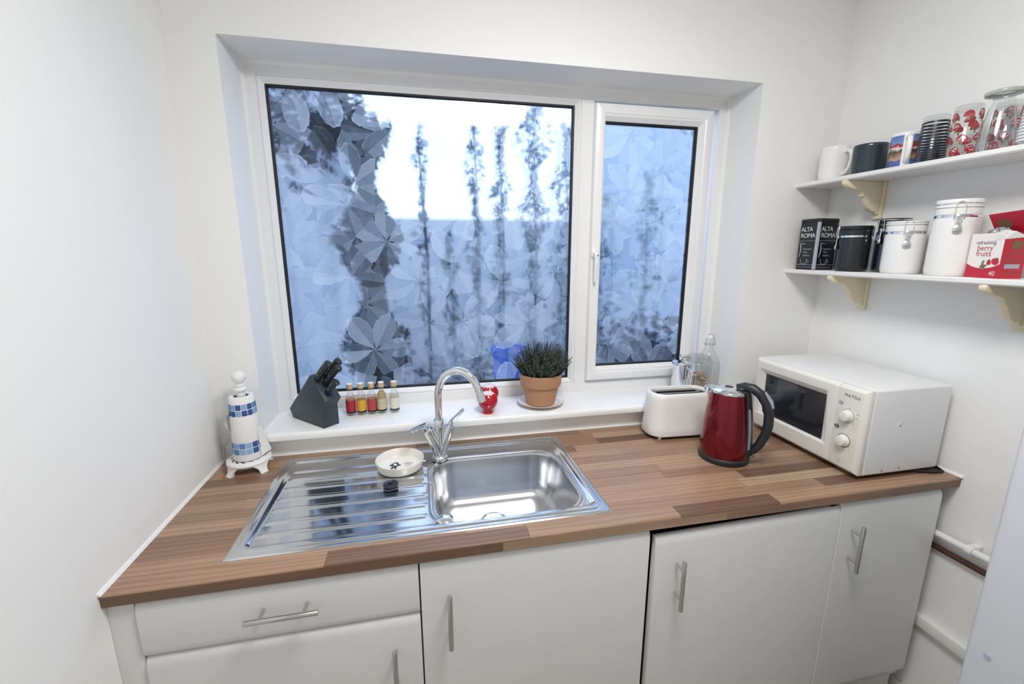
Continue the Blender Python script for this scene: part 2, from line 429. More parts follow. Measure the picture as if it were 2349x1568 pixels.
# ---------------------------------------------------------------- outside
def foliage_mat(name, a, b, c):
    t = NT(name); g = t.n('NewGeometry'); f = t.noise(t.coord(), 7, 3)
    cc = t.ramp(t.m_('MULTIPLY_ADD', g.outputs['Random Per Island'], .6, t.m_('MULTIPLY', f, .4)), [(0.1, a), (.5, b), (.9, c)])
    return t.done(t.bsdf(cc, .7))
M['ivy'] = foliage_mat('dark_evergreen_leaves', '111A1E', '1E2B30', '36474E')
M['conifer'] = foliage_mat('grey_green_conifer_sprays', '4A5F6A', '788F9B', 'AABBC5')
M['hedge'] = foliage_mat('brownish_hedge_leaves', '2E2B2A', '4A443E', '6E675E')
M['bark'] = simple('dark_bark', '2B2A2C', .9, var=.3, nscale=20)
M['render'] = simple('pale_rendered_wall', 'CFD5DC', .9, var=.05, nscale=2)
def clad():
    t = NT('pale_vertical_boarding'); s = t.sep(t.coord('Object'))
    n = t.noise(t.comb(t.m_('MULTIPLY', s[0], 9.0), 0.0, t.m_('MULTIPLY', s[2], .5)), 1.0, 3)
    return t.done(t.bsdf(t.mix(t.m_('MULTIPLY', t.m_('SUBTRACT', n, .3), 2.2), lin('8E9AA8'), lin('E2E7EC')), .9))
M['clad'] = clad()
M['soil'] = simple('brown_leaf_litter', '5C4E48', .95, var=.35, nscale=6)
M['clad2'] = simple('pale_grey_blue_render', 'B4BFCC', .9, var=.14, nscale=1.6)
M['tub'] = simple('bright_blue_plastic', '2A5FD0', .4)
def leaves(n, fn, size, rng):
    mb = MB()
    for _ in range(n):
        p = Vector(fn(rng)); s = size*rng.uniform(.6, 1.4)
        d = Vector((rng.gauss(0, 1), rng.gauss(0, 1), rng.gauss(0, 1)-.4)).normalized()
        u = d.orthogonal().normalized(); u = Matrix.Rotation(rng.uniform(0, 6.28), 3, d) @ u
        w = d.cross(u)
        mb.add([p-u*s*.5, p+w*s*.32, p+u*s*.5, p-w*s*.32], [(0, 1, 2, 3)])
    return mb
struct(MB().box((-6, YB+.27, -.3), (9, 9, .0)).build('ground', M['soil'], smooth=0))
tag(MB().box((1.02-2.2, 3.3, 0), (2.5, 3.5, 1.86)).build('garden_wall', M['render'], smooth=0), 'pale rendered garden wall outside, blurred behind the leaf film', 'wall')
tag(MB().box((-2.6, 2.1, 0), (.27, 2.3, 3.4)).build('outbuilding', M['clad'], smooth=0), 'tall pale wall of an outbuilding behind the left of the window', 'building')
tag(MB().box((2.28, 3.0, 0), (6.0, 3.25, 3.6)).build('neighbouring_house', M['clad2'], smooth=0), 'pale grey-blue house wall filling the view behind the small pane', 'building')
rg = random.Random(3)
def tree(name, label, x, y, z0, z1, r0, r1, n, mat, size, cat='tree', trunk=.03, group=None):
    t = thing(name, label, cat, (x, y, 0), 0, group)
    MB().tube([(0, 0, 0), (.02, 0, (z0+z1)/2), (-.01, 0, z1*.97)], [trunk, trunk*.8, trunk*.3], 8).build('trunk', M['bark'], t)
    def fn(g):
        k = g.random(); a = g.uniform(0, 6.28); rr = (r0+(r1-r0)*k)*sqrt(g.random())*(.7+.5*sin(k*23+x*9))
        return (rr*cos(a), rr*sin(a), z0+(z1-z0)*k)
    leaves(n, fn, size, rg).build('foliage', mat, t, smooth=0)
    return t
ivt = tree('ivy_clad_trunk', 'dark ivy-clad trunk showing as the darkest column left of centre', .40, 1.75, .0, 2.25, .21, .13, 3000, M['ivy'], .075, trunk=.09)
MB().tube([(-.7, -.05, 2.35), (-.28, -.05, 2.28), (0, 0, 2.1)], [.02, .025, .03], 8).build('limb', M['bark'], ivt)
leaves(420, lambda g: (g.uniform(-.73, .02), g.uniform(-.15, .05), g.gauss(2.22, .12)), .09, rg).build('hanging_foliage', M['ivy'], ivt, smooth=0)
strands = [(.70, 2.0, .7, 2.3, .06, .04, 200), (.86, 2.1, .6, 1.7, .09, .04, 260), (1.02, 2.0, .8, 2.5, .075, .05, 330),
           (1.185, 2.05, .6, 2.5, .075, .06, 420), (1.39, 2.0, .7, 2.45, .10, .09, 640), (1.62, 2.05, .6, 2.35, .11, .10, 640),
           (2.04, 2.12, .7, 2.0, .13, .07, 420), (2.42, 2.1, .6, 2.2, .12, .10, 380)]
order = ['first', 'second', 'third', 'fourth', 'fifth', 'sixth', 'seventh', 'eighth']
for i, (x, y, z0, z1, r0, r1, n) in enumerate(strands):
    tree('slender_conifer', 'slender grey-green conifer outside, %s from the left of eight behind the panes' % order[i], x, y, z0, z1, r0, r1, n, M['conifer'], .05, trunk=.012, group='slender conifers behind the window')
br2 = thing('leafy_tree', 'tree outside whose dark leafy branch crosses the top right of the small pane', 'tree', (2.45, 1.5, 0))
MB().tube([(.62, 0, 0), (.6, 0, 1.5), (.5, 0, 2.35)], [.06, .05, .03], 8).build('trunk', M['bark'], br2)
MB().tube([(-.25, 0, 2.57), (0, 0, 2.45), (.5, 0, 2.35)], [.008, .014, .02], 8).build('limb', M['bark'], br2)
leaves(150, lambda g: (g.uniform(-.2, .4), g.uniform(-.08, .08), g.gauss(2.45, .08)), .09, rg).build('foliage', M['ivy'], br2, smooth=0)
def shrub(name, label, x0, x1, y, h, n, mat):
    t = thing(name, label, 'shrub', ((x0+x1)/2, y, 0)); w = (x1-x0)/2
    for k in range(3):
        xx = -w*.6+k*w*.6
        MB().tube([(xx, 0, 0), (xx+.02, .01, h*.7)], [.012, .004], 6).build('stem', M['bark'], t)
    leaves(n, lambda g: (g.uniform(-w, w), g.gauss(0, .07), h*sqrt(g.random())*g.uniform(.4, 1)), .07, rg).build('foliage', mat, t, smooth=0)
shrub('low_shrub', 'low dark shrub outside along the foot of the large pane', .60, .90, 1.45, .86, 480, M['ivy'])
shrub('low_shrub', 'low dark shrub outside along the foot of the small pane', 1.80, 2.9, 1.5, 1.25, 3000, M['ivy'])
shrub('low_shrub', 'low shrub outside behind the terracotta pot', 1.40, 1.70, 1.6, .80, 380, M['conifer'])
shrub('low_hedge', 'low brownish hedge at the foot of the pale garden wall', .45, 3.6, 2.6, .72, 3200, M['hedge'])
tb = thing('blue_tub', 'bright blue plastic tub outside, blurred beside the potted plant', 'tub', (1.15, 1.52, 0))
MB().lathe([(0, .62), (.085, .62), (.10, 1.03), (.108, 1.03), (.108, 1.05), (.094, 1.05), (.08, .64), (0, .64)], 28).build('body', M['tub'], tb)
MB().box((-.16, -.12, 0), (.16, .12, .04)).box((-.13, -.1, .04), (-.09, .1, .58)).box((.09, -.1, .04), (.13, .1, .58)).box((-.16, -.12, .58), (.16, .12, .62)).build('stand', M['bark'], tb, smooth=0)
# ---------------------------------------------------------------- worktop
ZW, ZBt = .900, .868
wt = thing('worktop', 'brown wood-block effect laminate worktop running the length of the wall', 'worktop', (0, 0, ZBt))
HX0, HX1, HY0, HY1 = .668, 1.100, .078, .462      # hole for the basin
mbw = MB()
for a, b in (((0, .012), (HX0, YB)), ((HX1, .012), (XR, YB)), ((HX0, .012), (HX1, HY0)), ((HX0, HY1), (HX1, YB))):
    mbw.box((a[0], a[1], 0), (b[0], b[1], ZW-ZBt-.003))
mbw.build('core_board', simple('chipboard_core', '8C7257', .8), wt, smooth=0)
rs = random.Random(21)
def cut(r):
    x0, x1, y0, y1 = r
    if x1 <= HX0 or x0 >= HX1 or y1 <= HY0 or y0 >= HY1: return [r]
    out = []
    if x0 < HX0: out.append((x0, HX0, y0, y1))
    if x1 > HX1: out.append((HX1, x1, y0, y1))
    a, b = max(x0, HX0), min(x1, HX1)
    if y0 < HY0: out.append((a, b, y0, HY0))
    if y1 > HY1: out.append((a, b, HY1, y1))
    return out
NR = 13; rw = (YB-.004)/NR
for k in range(NR):
    x = -rs.uniform(0, .4); y0 = .004+k*rw
    while x < XR:
        L = rs.uniform(.22, .62)
        for (a, b, c, d) in cut((max(x, 0), min(x+L, XR), y0, y0+rw)):
            if b-a < .004 or d-c < .002: continue
            g = .00025
            cx, cy = (a+b)/2, (c+d)/2
            if k == 0:      # front row carries the rounded front arris
                pr = [(c, ZW-.006), (c+.0005, ZW-.003), (c+.003, ZW-.0006), (c+.007, ZW), (d-g, ZW), (d-g, ZW-.003), (c+.003, ZW-.006)]
                mb = MB().prism([(yy-cy, zz-ZBt) for yy, zz in pr], 'x', a+g-cx, b-g-cx)
            else:
                mb = MB().box((a+g-cx, c+g-cy, ZW-.003-ZBt), (b-g-cx, d-g-cy, ZW-ZBt))
            mb.build('stave', M['stave'], wt, loc=(cx, cy, 0), smooth=30 if k == 0 else 0)
        x += L
x = 0
while x < XR:
    L = rs.uniform(.35, .9); b = min(x+L, XR); cx = (x+b)/2
    MB().prism([(.004, ZW-.006-ZBt), (.004, .003), (.0065, 0), (.012, 0), (.012, ZW-.006-ZBt)], 'x', x+.0002-cx, b-.0002-cx).build('stave', M['stave'], wt, loc=(cx, 0, 0), smooth=30)
    x += L

# ---------------------------------------------------------------- base units
def bar_handle(parent, c, vertical, L=.15):
    mb = MB(); d = Vector((0, 0, 1)) if vertical else Vector((1, 0, 0)); c = Vector(c)
    mb.tube([c-d*L/2, c-d*(L/2-.0015), c+d*(L/2-.0015), c+d*L/2], [.0052, .006, .006, .0052], 14)
    for s in (-.3, .3):
        p = c+d*L*s; mb.tube([p, p+Vector((0, .032, 0))], .0042, 10)
    return mb.build('handle', M['satin'], parent, smooth=40)
def door_prof(z0, z1, y=.010):
    """door edge-on (y,z): the long edges are rolled back"""
    T = .019
    return [(y+T, z0), (y+T, z1-.001), (y+T-.003, z1), (y+.012, z1), (y+.0075, z1-.002), (y+.004, z1-.0075), (y+.0015, z1-.016), (y, z1-.026),
            (y, z0+.020), (y+.0015, z0+.010), (y+.005, z0+.003), (y+.010, z0)]
def door(name, x0, x1, z0, z1, parent, tilt=0):
    mb = MB(); lo = []; 
    for x, dz in ((x0, -tilt), (x0+.0015, -tilt), (x1-.0015, tilt), (x1, tilt)):
        inset = .0022 if x in (x0, x1) else 0
        lo.append([(x, yy+(inset if yy < .02 else 0), zz+(dz if zz > (z0+z1)/2 else 0)-(inset if zz > z1-.004 else 0)) for yy, zz in door_prof(z0, z1)])
    mb.loft(lo)
    return mb.build(name, M['door'], parent, smooth=50)
def cabinet(name, label, x0, x1, cat='cabinet'):
    t = thing(name, label, cat, (0, 0, .001))
    b = MB(); T = .016
    b.box((x0+.001, .031, .15), (x0+T, .57, ZBt-.0015)); b.box((x1-T, .031, .15), (x1-.001, .57, ZBt-.0015))
    b.box((x0+T, .031, .15), (x1-T, .57, .15+T)); b.box((x0+T, .56, .15+T), (x1-T, .57, ZBt-.0015))
    for fx in (x0+.05, x1-.05):
        for fy in (.09, .5): b.tube([(fx, fy, 0), (fx, fy, .15)], .018, 10)
    b.build('carcass', M['carcass'], t, smooth=30)
    MB().box((x0+.001, .045, .001), (x1-.001, .059, .145)).build('kickboard', M['door'], t, bevel=.0015)
    return t
c1 = cabinet('drawer_cabinet', 'cream white base cabinet with drawer over door at the left end', .05, .633)
d = door('drawer', .0515, .6330, .7255, .8615, c1); bar_handle(d, (.341, -.026, .806), False)
d = door('door', .0515, .6330, .165, .7225, c1); bar_handle(d, (.571, -.026, .590), True)
c2 = cabinet('sink_cabinet', 'wide cream white cabinet door under the sink, handle on its left', .634, 1.236)
d = door('door', .6362, 1.2335, .165, .8615, c2); bar_handle(d, (.703, -.026, .718), True)
c3 = thing('integrated_appliance', 'slightly lowered white appliance door with a dark gap above it', 'appliance', (0, 0, .001))
MB().box((1.262, .035, .1), (1.830, .56, .82)).build('body', M['dark'], c3, smooth=0)
MB().box((1.262, .07, 0), (1.30, .12, .1)).box((1.79, .07, 0), (1.83, .12, .1)).box((1.262, .48, 0), (1.30, .53, .1)).box((1.79, .48, 0), (1.83, .53, .1)).build('feet', M['black'], c3, smooth=0)
d = door('door', 1.2500, 1.8440, .165, .8450, c3, tilt=.0065); bar_handle(d, (1.316, -.026, .707), True)
MB().box((1.815, .016, .8512), (1.838, .024, .8532)).build('hinge_tab', M['satin'], c3, smooth=0)
c4 = cabinet('end_cabinet', 'narrow cream white cabinet door at the right end by the pipes', 1.847, 2.2255)
d = door('door', 1.8475, 2.2255, .180, .8615, c4); bar_handle(d, (1.891, -.026, .7265), True)
# end filler and plinth
tag(MB().box((.0, .016, .16), (.0495, .034, ZBt-.001)).build('filler_strip', M['door'], bevel=.0015), 'narrow cream filler strip between left wall and drawer cabinet', 'panel')
MB().box((1.237, .045, .001), (1.846, .059, .145)).build('kickboard', M['door'], c3, bevel=.0015)

# ---------------------------------------------------------------- sink
SX0, SX1, SY0, SY1 = .203, 1.145, .060, .558
sk = thing('sink', 'stainless steel sink with ribbed drainer set into the worktop', 'sink', (0, 0, ZW))
def ss(a, b, x):
    t = max(0, min(1, (x-a)/(b-a))); return t*t*(3-2*t)
BX, BY, BHX, BHY, BR = .884, .268, .209, .184, .085
def sd_rr(x, y, cx, cy, hx, hy, r):
    qx = abs(x-cx)-hx+r; qy = abs(y-cy)-hy+r
    return min(max(qx, qy), 0)+sqrt(max(qx, 0)**2+max(qy, 0)**2)-r
RIBS = [.462, .411, .355, .301, .2485, .193, .1415]
def sink_h(x, y):
    e = -sd_rr(x, y, (SX0+SX1)/2, (SY0+SY1)/2, (SX1-SX0)/2, (SY1-SY0)/2, .012)   # distance in from the outer edge
    z = .0005+.0035*ss(0, .005, e)
    # stepped border: raised bead then dropped deck
    e2 = -sd_rr(x, y, (SX0+SX1)/2, (SY0+SY1)/2, (SX1-SX0)/2, (SY1-SY0)/2, .05)
    z += .0030*ss(.012, .020, e2)-.0060*ss(.030, .044, e2)
    # drainer ribs
    w = ss(.247, .262, x)*(1-ss(.648, .664, x))
    for ry in RIBS:
        dd = abs(y-ry); z += .0032*w*(1-ss(.004, .011, dd))
    return z
mb = MB(); nx, ny = 300, 200
xs = [SX0+(SX1-SX0)*i/nx for i in range(nx+1)]; ys = [SY0+(SY1-SY0)*j/ny for j in range(ny+1)]
idx = {}
for j, y in enumerate(ys):
    for i, x in enumerate(xs):
        idx[i, j] = len(mb.v); mb.v.append((x, y, sink_h(x, y)))
for j in range(ny):
    for i in range(nx):
        cx, cy = (xs[i]+xs[i+1])/2, (ys[j]+ys[j+1])/2
        if sd_rr(cx, cy, BX, BY, BHX-.006, BHY-.006, BR) < 0: continue
        mb.f.append([idx[i, j], idx[i+1, j], idx[i+1, j+1], idx[i, j+1]]); mb.mi.append(0)
# turned-down edge
mb.build('drainer_top', M['steel'], sk, smooth=60)
zl = sink_h(.884, .47)
lo = []
for off, z in [(.013, zl+.0003), (.0085, zl+.0022), (.004, zl+.0026), (.0, zl+.0012), (-.004, zl-.004), (-.006, zl-.012), (-.010, -.05), (-.016, -.10), (-.022, -.128), (-.032, -.145), (-.05, -.1535), (-.09, -.156), (-.13, -.158)]:
    lo.append(rrect(BHX+off, BHY+off, max(BR+off*.9, .02), z, 10, (BX, BY)))
MB().loft(lo, False, True).build('basin', M['basin'], sk, smooth=60)
MB().lathe([(.044, -.1575), (.044, -.1545), (.040, -.1535), (.034, -.156), (.026, -.1565), (0, -.1565)], 32, (.865, .315)).build('drain', M['chrome'], sk)
for k in range(6):
    a = k*pi/3
    MB().lathe([(.0045, -.1563), (0, -.1562)], 10, (.865+.016*cos(a), .315+.016*sin(a))).build('drain_hole', M['black'], sk)
MB().lathe([(.0225, .0045), (.0225, .0062), (.020, .0085), (.012, .0125), (0, .014)], 28, (.703, .113)).build('tap_hole_cover', M['chrome'], sk)

# ---------------------------------------------------------------- tap
tp = thing('mixer_tap', 'chrome swan-neck mixer tap with two lever handles behind the sink', 'tap', (.707, .452, ZW+.0045))
MB().lathe([(.0255, 0), (.0265, .004), (.0265, .009), (.024, .013), (.019, .0145), (.0175, .02)], 32).build('base_ring', M['chrome'], tp)
vb = MB()
TL, TR_ = Vector((-.030, -.006, .094)), Vector((.030, .006, .094))
vb.tube([(0, 0, .008), TL*.5+Vector((0, 0, .008)), TL], [.0172, .0172, .0172], 20)
vb.tube([(0, 0, .008), TR_*.5+Vector((0, 0, .008)), TR_], [.0172, .0172, .0172], 20)
vb.tube([(0, 0, .012), (0, 0, .122)], [.0165, .0165], 20)
vb.build('body', M['chrome'], tp, smooth=40)
for side, top, tip in ((-1, TL, Vector((-.090, -.028, .118))), (1, TR_, Vector((.083, .006, .166)))):
    ax = (top-Vector((0, 0, .008))).normalized()
    lv = MB(); lv.tube([top-ax*.002, top+ax*.016, top+ax*.018], [.0178, .0178, .0155], 20)
    hub = top+ax*.036
    lv.tube([top+ax*.016, hub], .0075, 14)
    lv.build('valve_head', M['chrome'], tp, smooth=40)
    lb = MB(); dv = (tip-hub).normalized(); sd = dv.cross(Vector((0, 0, 1))).normalized(); up = sd.cross(dv)
    loops = []
    for s_, w_, h_ in ((-.006, .0065, .006), (.0, .0075, .006), (.02, .0075, .005), ((tip-hub).length-.004, .009, .0042), ((tip-hub).length, .0085, .0032)):
        p = hub+dv*s_
        loops.append([p+sd*w_+up*h_, p-sd*w_+up*h_, p-sd*w_*.8-up*h_, p+sd*w_*.8-up*h_])
    lb.loft(loops); lb.build('lever', M['chrome'], tp, bevel=.0012, smooth=40)
col_ = MB().lathe([(.0168, .112), (.0168, .140), (.0158, .1415), (.0130, .142)], 24); col_.build('collar', M['chrome'], tp, smooth=40)
dirx = Vector((.873, -.488, 0)); reach = .148; zb_ = .214; R_ = reach/2
pts = [Vector((0, 0, .138)), Vector((0, 0, .18)), Vector((0, 0, zb_))]
for k in range(1, 17):
    a = pi-pi*.90*k/16
    pts.append(dirx*(R_+R_*cos(a))+Vector((0, 0, zb_+R_*1.32*sin(a))))
dd = (pts[-1]-pts[-2]).normalized(); pts.append(pts[-1]+dd*.012)
MB().tube(pts, .0122, 18).build('spout', M['chrome'], tp, smooth=40)
e0 = pts[-1]
MB().tube([e0-dd*.002, e0+dd*.016, e0+dd*.017, e0+dd*.012], [.0130, .0130, .0110, .0105], 18).build('aerator', M['chrome'], tp, smooth=40)
# ---------------------------------------------------------------- on the worktop
# oval dish
bw = thing('ceramic_dish', 'shallow off-white ceramic dish with a printed figure, on the drainer', 'dish', (.579, .417, ZW+.0062))
M['dish'] = simple('off_white_glaze', 'E9E5DC', .25, var=.015)
MB().lathe([(0, 0), (.061, 0), (.0665, .002), (.0695, .007), (.0750, .029), (.0752, .0312), (.0737, .0324), (.0720, .0312), (.0665, .010), (.063, .0065), (.057, .0052), (0, .0052)], 56).build('bowl', M['dish'], bw, smooth=50)
pr = MB(); rb = random.Random(5)
def blob(cx, cy, rx, ry, n=18, jag=.25, z=.0056):
    pr.add([(cx+rx*cos(2*pi*i/n)*(1+jag*(rb.random()-.5)), cy+ry*sin(2*pi*i/n)*(1+jag*(rb.random()-.5)), z) for i in range(n)], [tuple(range(n))])
rot = Matrix.Rotation(-.18, 4, 'Z')
for (cx, cy, rx, ry) in [(-.018, .018, .0075, .004), (-.011, .015, .003, .006), (-.027, .012, .004, .0035), (-.027, .002, .007, .006), (-.006, .004, .007, .0055), (-.016, -.006, .008, .006), (-.022, -.016, .004, .007), (-.012, -.016, .0035, .007), (-.024, -.024, .007, .002), (-.009, -.024, .006, .002)]:
    blob(cx, cy, rx, ry)
put_text(pr, 'JESSUP', .009, (.023, .016, .0056), (1, 0, 0), (0, 1, 0))
for yy, w in ((.022, .02), (.009, .022), (.005, .016), (.001, .02), (-.004, .012)):
    for k in range(6):
        x0 = .024-w/2+w*k/6; pr.add([(x0, yy, .0056), (x0+w/8, yy, .0056), (x0+w/8, yy+.0009, .0056), (x0, yy+.0009, .0056)], [(0, 1, 2, 3)])
pr.xf(rot).build('print', M['navy'], bw, smooth=0)

# plug and chain
pg = thing('sink_plug', 'round dark rubber sink plug with ball chain on the drainer', 'plug', (.556, .304, ZW+.0046))
MB().lathe([(0, 0), (.018, 0), (.0185, .004), (.0205, .0055), (.0220, .0075), (.0220, .0105), (.0205, .0120), (.007, .0122), (.0065, .0165), (0, .0175)], 32).build('stopper', M['rubber'], pg)
MB().tube([(.004*cos(a), -.001, .0195+.0045*sin(a)) for a in [k*2*pi/12 for k in range(13)]], .0007, 6).build('ring', M['chrome'], pg)
ch = MB(); path = [Vector(p) for p in [(.0, .0, .0215), (-.010, -.004, .0185), (-.021, -.008, .0135), (-.0245, -.010, .006), (-.022, -.016, .002), (-.004, -.026, .002), (.020, -.018, .0022), (.036, -.003, .0024), (.062, .003, .0024), (.095, .003, .004), (.112, -.003, .005), (.124, -.012, .003), (.131, -.022, -.012), (.134, -.030, -.03)]]
L = 0; acc = 0
for a, b in zip(path[:-1], path[1:]):
    seg = (b-a).length; n = max(1, int(seg/.0036))
    for k in range(n):
        ch.ball(a.lerp(b, k/n), .0013, 6, 4)
o = ch.build('ball_chain', M['chrome'], pg); o['kind'] = 'stuff'

# paper towel stand
th = thing('paper_towel_stand', 'white cast-iron paper towel stand with ball finial in the corner', 'towel stand', (.105, .528, ZW))
bs = MB()
bs.lathe([(.0475, .030), (.0475, .036), (.050, .0385), (.060, .0385), (.0635, .036), (.0645, .030), (.060, .024), (.052, .026)], 48)
bs.lathe([(0, .0385), (.022, .0385), (.0235, .036), (.0235, .030), (0, .030)], 32)
bs.v.append(bs.v[0])
for k in range(11):
    a0 = 2*pi*k/11
    pts = [((.020+.031*s)*cos(a0+.75*s*s), (.020+.031*s)*sin(a0+.75*s*s), .0345) for s in [i/6 for i in range(7)]]
    bs.tube(pts, .0040, 8)
bs.build('pierced_top', M['ironwhite'], th, smooth=45)
for k in range(4):
    a = pi/4+k*pi/2+.12; ft = MB(); loops = []
    for z, r0, hw, dp in ((.034, .056, .030, .0045), (.026, .0575, .026, .0045), (.018, .0585, .016, .0045), (.010, .061, .0105, .005), (.004, .0645, .0095, .006), (0, .066, .0095, .007)):
        lp = []
        for i in range(7):
            t_ = -1+2*i/6; aa = hw/.058*t_; lp.append(((r0+dp)*cos(a+aa), (r0+dp)*sin(a+aa), z))
        for i in range(7):
            t_ = 1-2*i/6; aa = hw/.058*t_; lp.append(((r0-dp)*cos(a+aa), (r0-dp)*sin(a+aa), z))
        loops.append(lp)
    ft.loft(loops[::-1]); ft.build('foot', M['ironwhite'], th, smooth=50)
MB().lathe([(.0125, .036), (.0125, .258), (.0175, .2605), (.0190, .265), (.0165, .2695), (.0115, .272), (.0135, .2755), (.0135, .279), (.0085, .2825), (.0085, .2855)]
    +[(.0200*sin(a), .303-.0200*cos(a)) for a in [.45+(pi-.45)*k/14 for k in range(15)]], 32).build('pole', M['ironwhite'], th, smooth=50)
M['tissue'] = simple('white_kitchen_paper', 'F1F0EE', .9, var=.02, bump=.35, bscale=160)
M['card'] = simple('grey_card_core', '8D8680', .85)
tr_ = thing('paper_towel_roll', 'kitchen paper roll with blue mosaic squares on the white stand', 'paper roll', (.105, .528, ZW+.0395))
RB, RT, H = .0435, .0345, .205
MB().lathe([(.0205, 0), (RB-.003, 0), (RB, .004), (RT+(RB-RT)*.45, H*.55), (RT, H-.004), (RT-.0025, H), (.0225, H), (.0225, H-.002), (.0205, H-.003), (.0205, 0)], 48).build('roll', M['tissue'], tr_, smooth=50)
MB().lathe([(.0202, .001), (.0202, H-.0015), (.0188, H-.0015), (.0188, .001)], 32).build('core', M['card'], tr_)
def rz_(z):     # radius of the roll's skin
    t_ = z/H
    return RB+(RT+(RB-RT)*.45-RB)*t_/.55 if t_ < .55 else RT+(RB-RT)*.45*(1-t_)/.45
pm = [simple('blue_tile_print_dark', '3B5694', .85), simple('blue_tile_print_mid', '5B8BC0', .85), simple('blue_tile_print_light', '8FB2DA', .85)]
rq = random.Random(4)
for band in (.022, .146):
    for row in range(2):
        for k in range(14):
            if k % 7 == 6 and row == 2: continue
            z0 = band+row*.0195+.001; z1 = z0+.0175; da = 2*pi/14
            sq = MB(); shade = (k+row*2+rq.randint(0, 1)) % 3
            n = 4; vs_ = []
            for zz in (z0, z0+.002, z1-.002, z1):
                ins = .10 if zz in (z0, z1) else .045
                for i in range(n+1):
                    aa = k*da+da*(ins+(1-2*ins)*i/n); r_ = rz_(zz)+.0004
                    vs_.append((r_*cos(aa), r_*sin(aa), zz))
            sq.add(vs_, [(j*(n+1)+i, j*(n+1)+i+1, (j+1)*(n+1)+i+1, (j+1)*(n+1)+i) for j in range(3) for i in range(n)])
            sq.build('printed_square', pm[shade], tr_, smooth=0)
fl = MB(); loops = []
for i in range(10):
    z = .004+(.100)*i/9; r_ = rz_(z)
    lp = []
    for k in range(8):
        s_ = k/7; a = -.35+s_*.80; rr = r_+.0008+.020*s_*s_*(1-.85*i/9)+.0012*sin(i*1.3+k)
        lp.append((rr*cos(a), rr*sin(a), z+.002*s_))
    loops.append(lp)
fl.loft(loops, False, False, closed=False); fl.build('loose_sheet', M['tissue'], tr_, smooth=60)
fl = MB(); loops = []
for i in range(8):
    z = .092+.060*i/7; r_ = rz_(z); lp = []
    for k in range(7):
        s_ = k/6; a = pi+.35+s_*.55; rr = r_+.0008+.014*sin(pi*s_*.5)*sin(pi*i/7)
        lp.append((rr*cos(a-.6), rr*sin(a-.6), z))
    loops.append(lp)
fl.loft(loops, False, False, closed=False); fl.build('sheet_edge', M['tissue'], tr_, smooth=60)
# thin cable in the corner
tag(MB().tube([(.034, .596, .978), (.026, .596, .974), (.014, .596, .964), (.005, .594, .945), (.004, .592, .925), (.006, .590, .9085)], .0022, 8).build('cable', M['pipe']), 'thin white cable looping down the corner behind the paper towel', 'cable')

# toaster
to = thing('toaster', 'rounded white two-slot toaster beside the red kettle', 'toaster', (1.604, .4945, ZW), radians(-3))
MB().loft([rrect(.118, .055, .045, .006, 8), rrect(.121, .058, .046, .016, 8)]).build('base_plate', M['black'], to)
for fx in (-.088, .088):
    for fy in (-.046, .046): MB().lathe([(0, 0), (.0065, 0), (.008, .004), (.008, .010), (0, .010)], 14, (fx, fy)).build('foot', M['white'], to)
lp = []
for hx, hy, r, z in [(.121, .058, .048, .0135), (.126, .063, .050, .013), (.1275, .0645, .051, .018), (.1265, .0625, .051, .045), (.1245, .0585, .050, .070), (.1230, .0570, .050, .11), (.1215, .0560, .048, .145), (.1205, .0555, .047, .156), (.118, .0538, .0465, .165), (.1145, .0508, .044, .1705), (.1100, .0475, .041, .1722), (.1065, .0450, .038, .1712), (.1050, .0440, .037, .168), (.1045, .0436, .036, .160)]:
    lp.append(rrect(hx, hy, r, z, 8))
MB().loft(lp, False, False).build('shell', M['white'], to, smooth=60)
M['toastplate'] = simple('warm_grey_metal_plate', '8E8880', .35, .6)
tpz = .1605
pl_ = MB()
for (x0, x1, y0, y1) in [(-.0945, .0945, -.0434, -.0265), (-.1025, .1025, -.0055, .0055), (-.0945, .0945, .0265, .0434), (-.1025, -.082, -.0265, .0265), (.082, .1025, -.0265, .0265)]:
    pl_.box((x0, y0, tpz-.003), (x1, y1, tpz))
pl_.build('top_plate', M['toastplate'], to, bevel=.0008)
for yc in (-.016, .016):
    s_ = MB(); s_.box((-.082, yc-.0105, .03), (.082, yc-.0095, tpz-.003)); s_.box((-.082, yc+.0095, .03), (.082, yc+.0105, tpz-.003)); s_.box((-.082, yc-.0105, .03), (.082, yc+.0105, .031))
    s_.build('slot', M['black'], to, smooth=0)
    for k in range(11):
        xx = -.075+.015*k; MB().box((xx, yc-.0062, .05), (xx+.0012, yc-.005, tpz-.005)).build('guide_wire', M['satin'], to, smooth=0)
MB().box((.1225, -.006, .05), (.1275, .006, .13)).build('lever_slot', M['black'], to, bevel=.001)
MB().loft([rrect(.011, .014, .005, 0), rrect(.012, .016, .006, .005), rrect(.009, .012, .005, .008)]).xf(Matrix.Translation((.133, 0, .125))).build('lever', M['white'], to, smooth=50)
MB().tube([(.1255, .03, .05), (.136, .03, .05)], [.011, .010], 18).build('dial', M['white'], to, smooth=40)

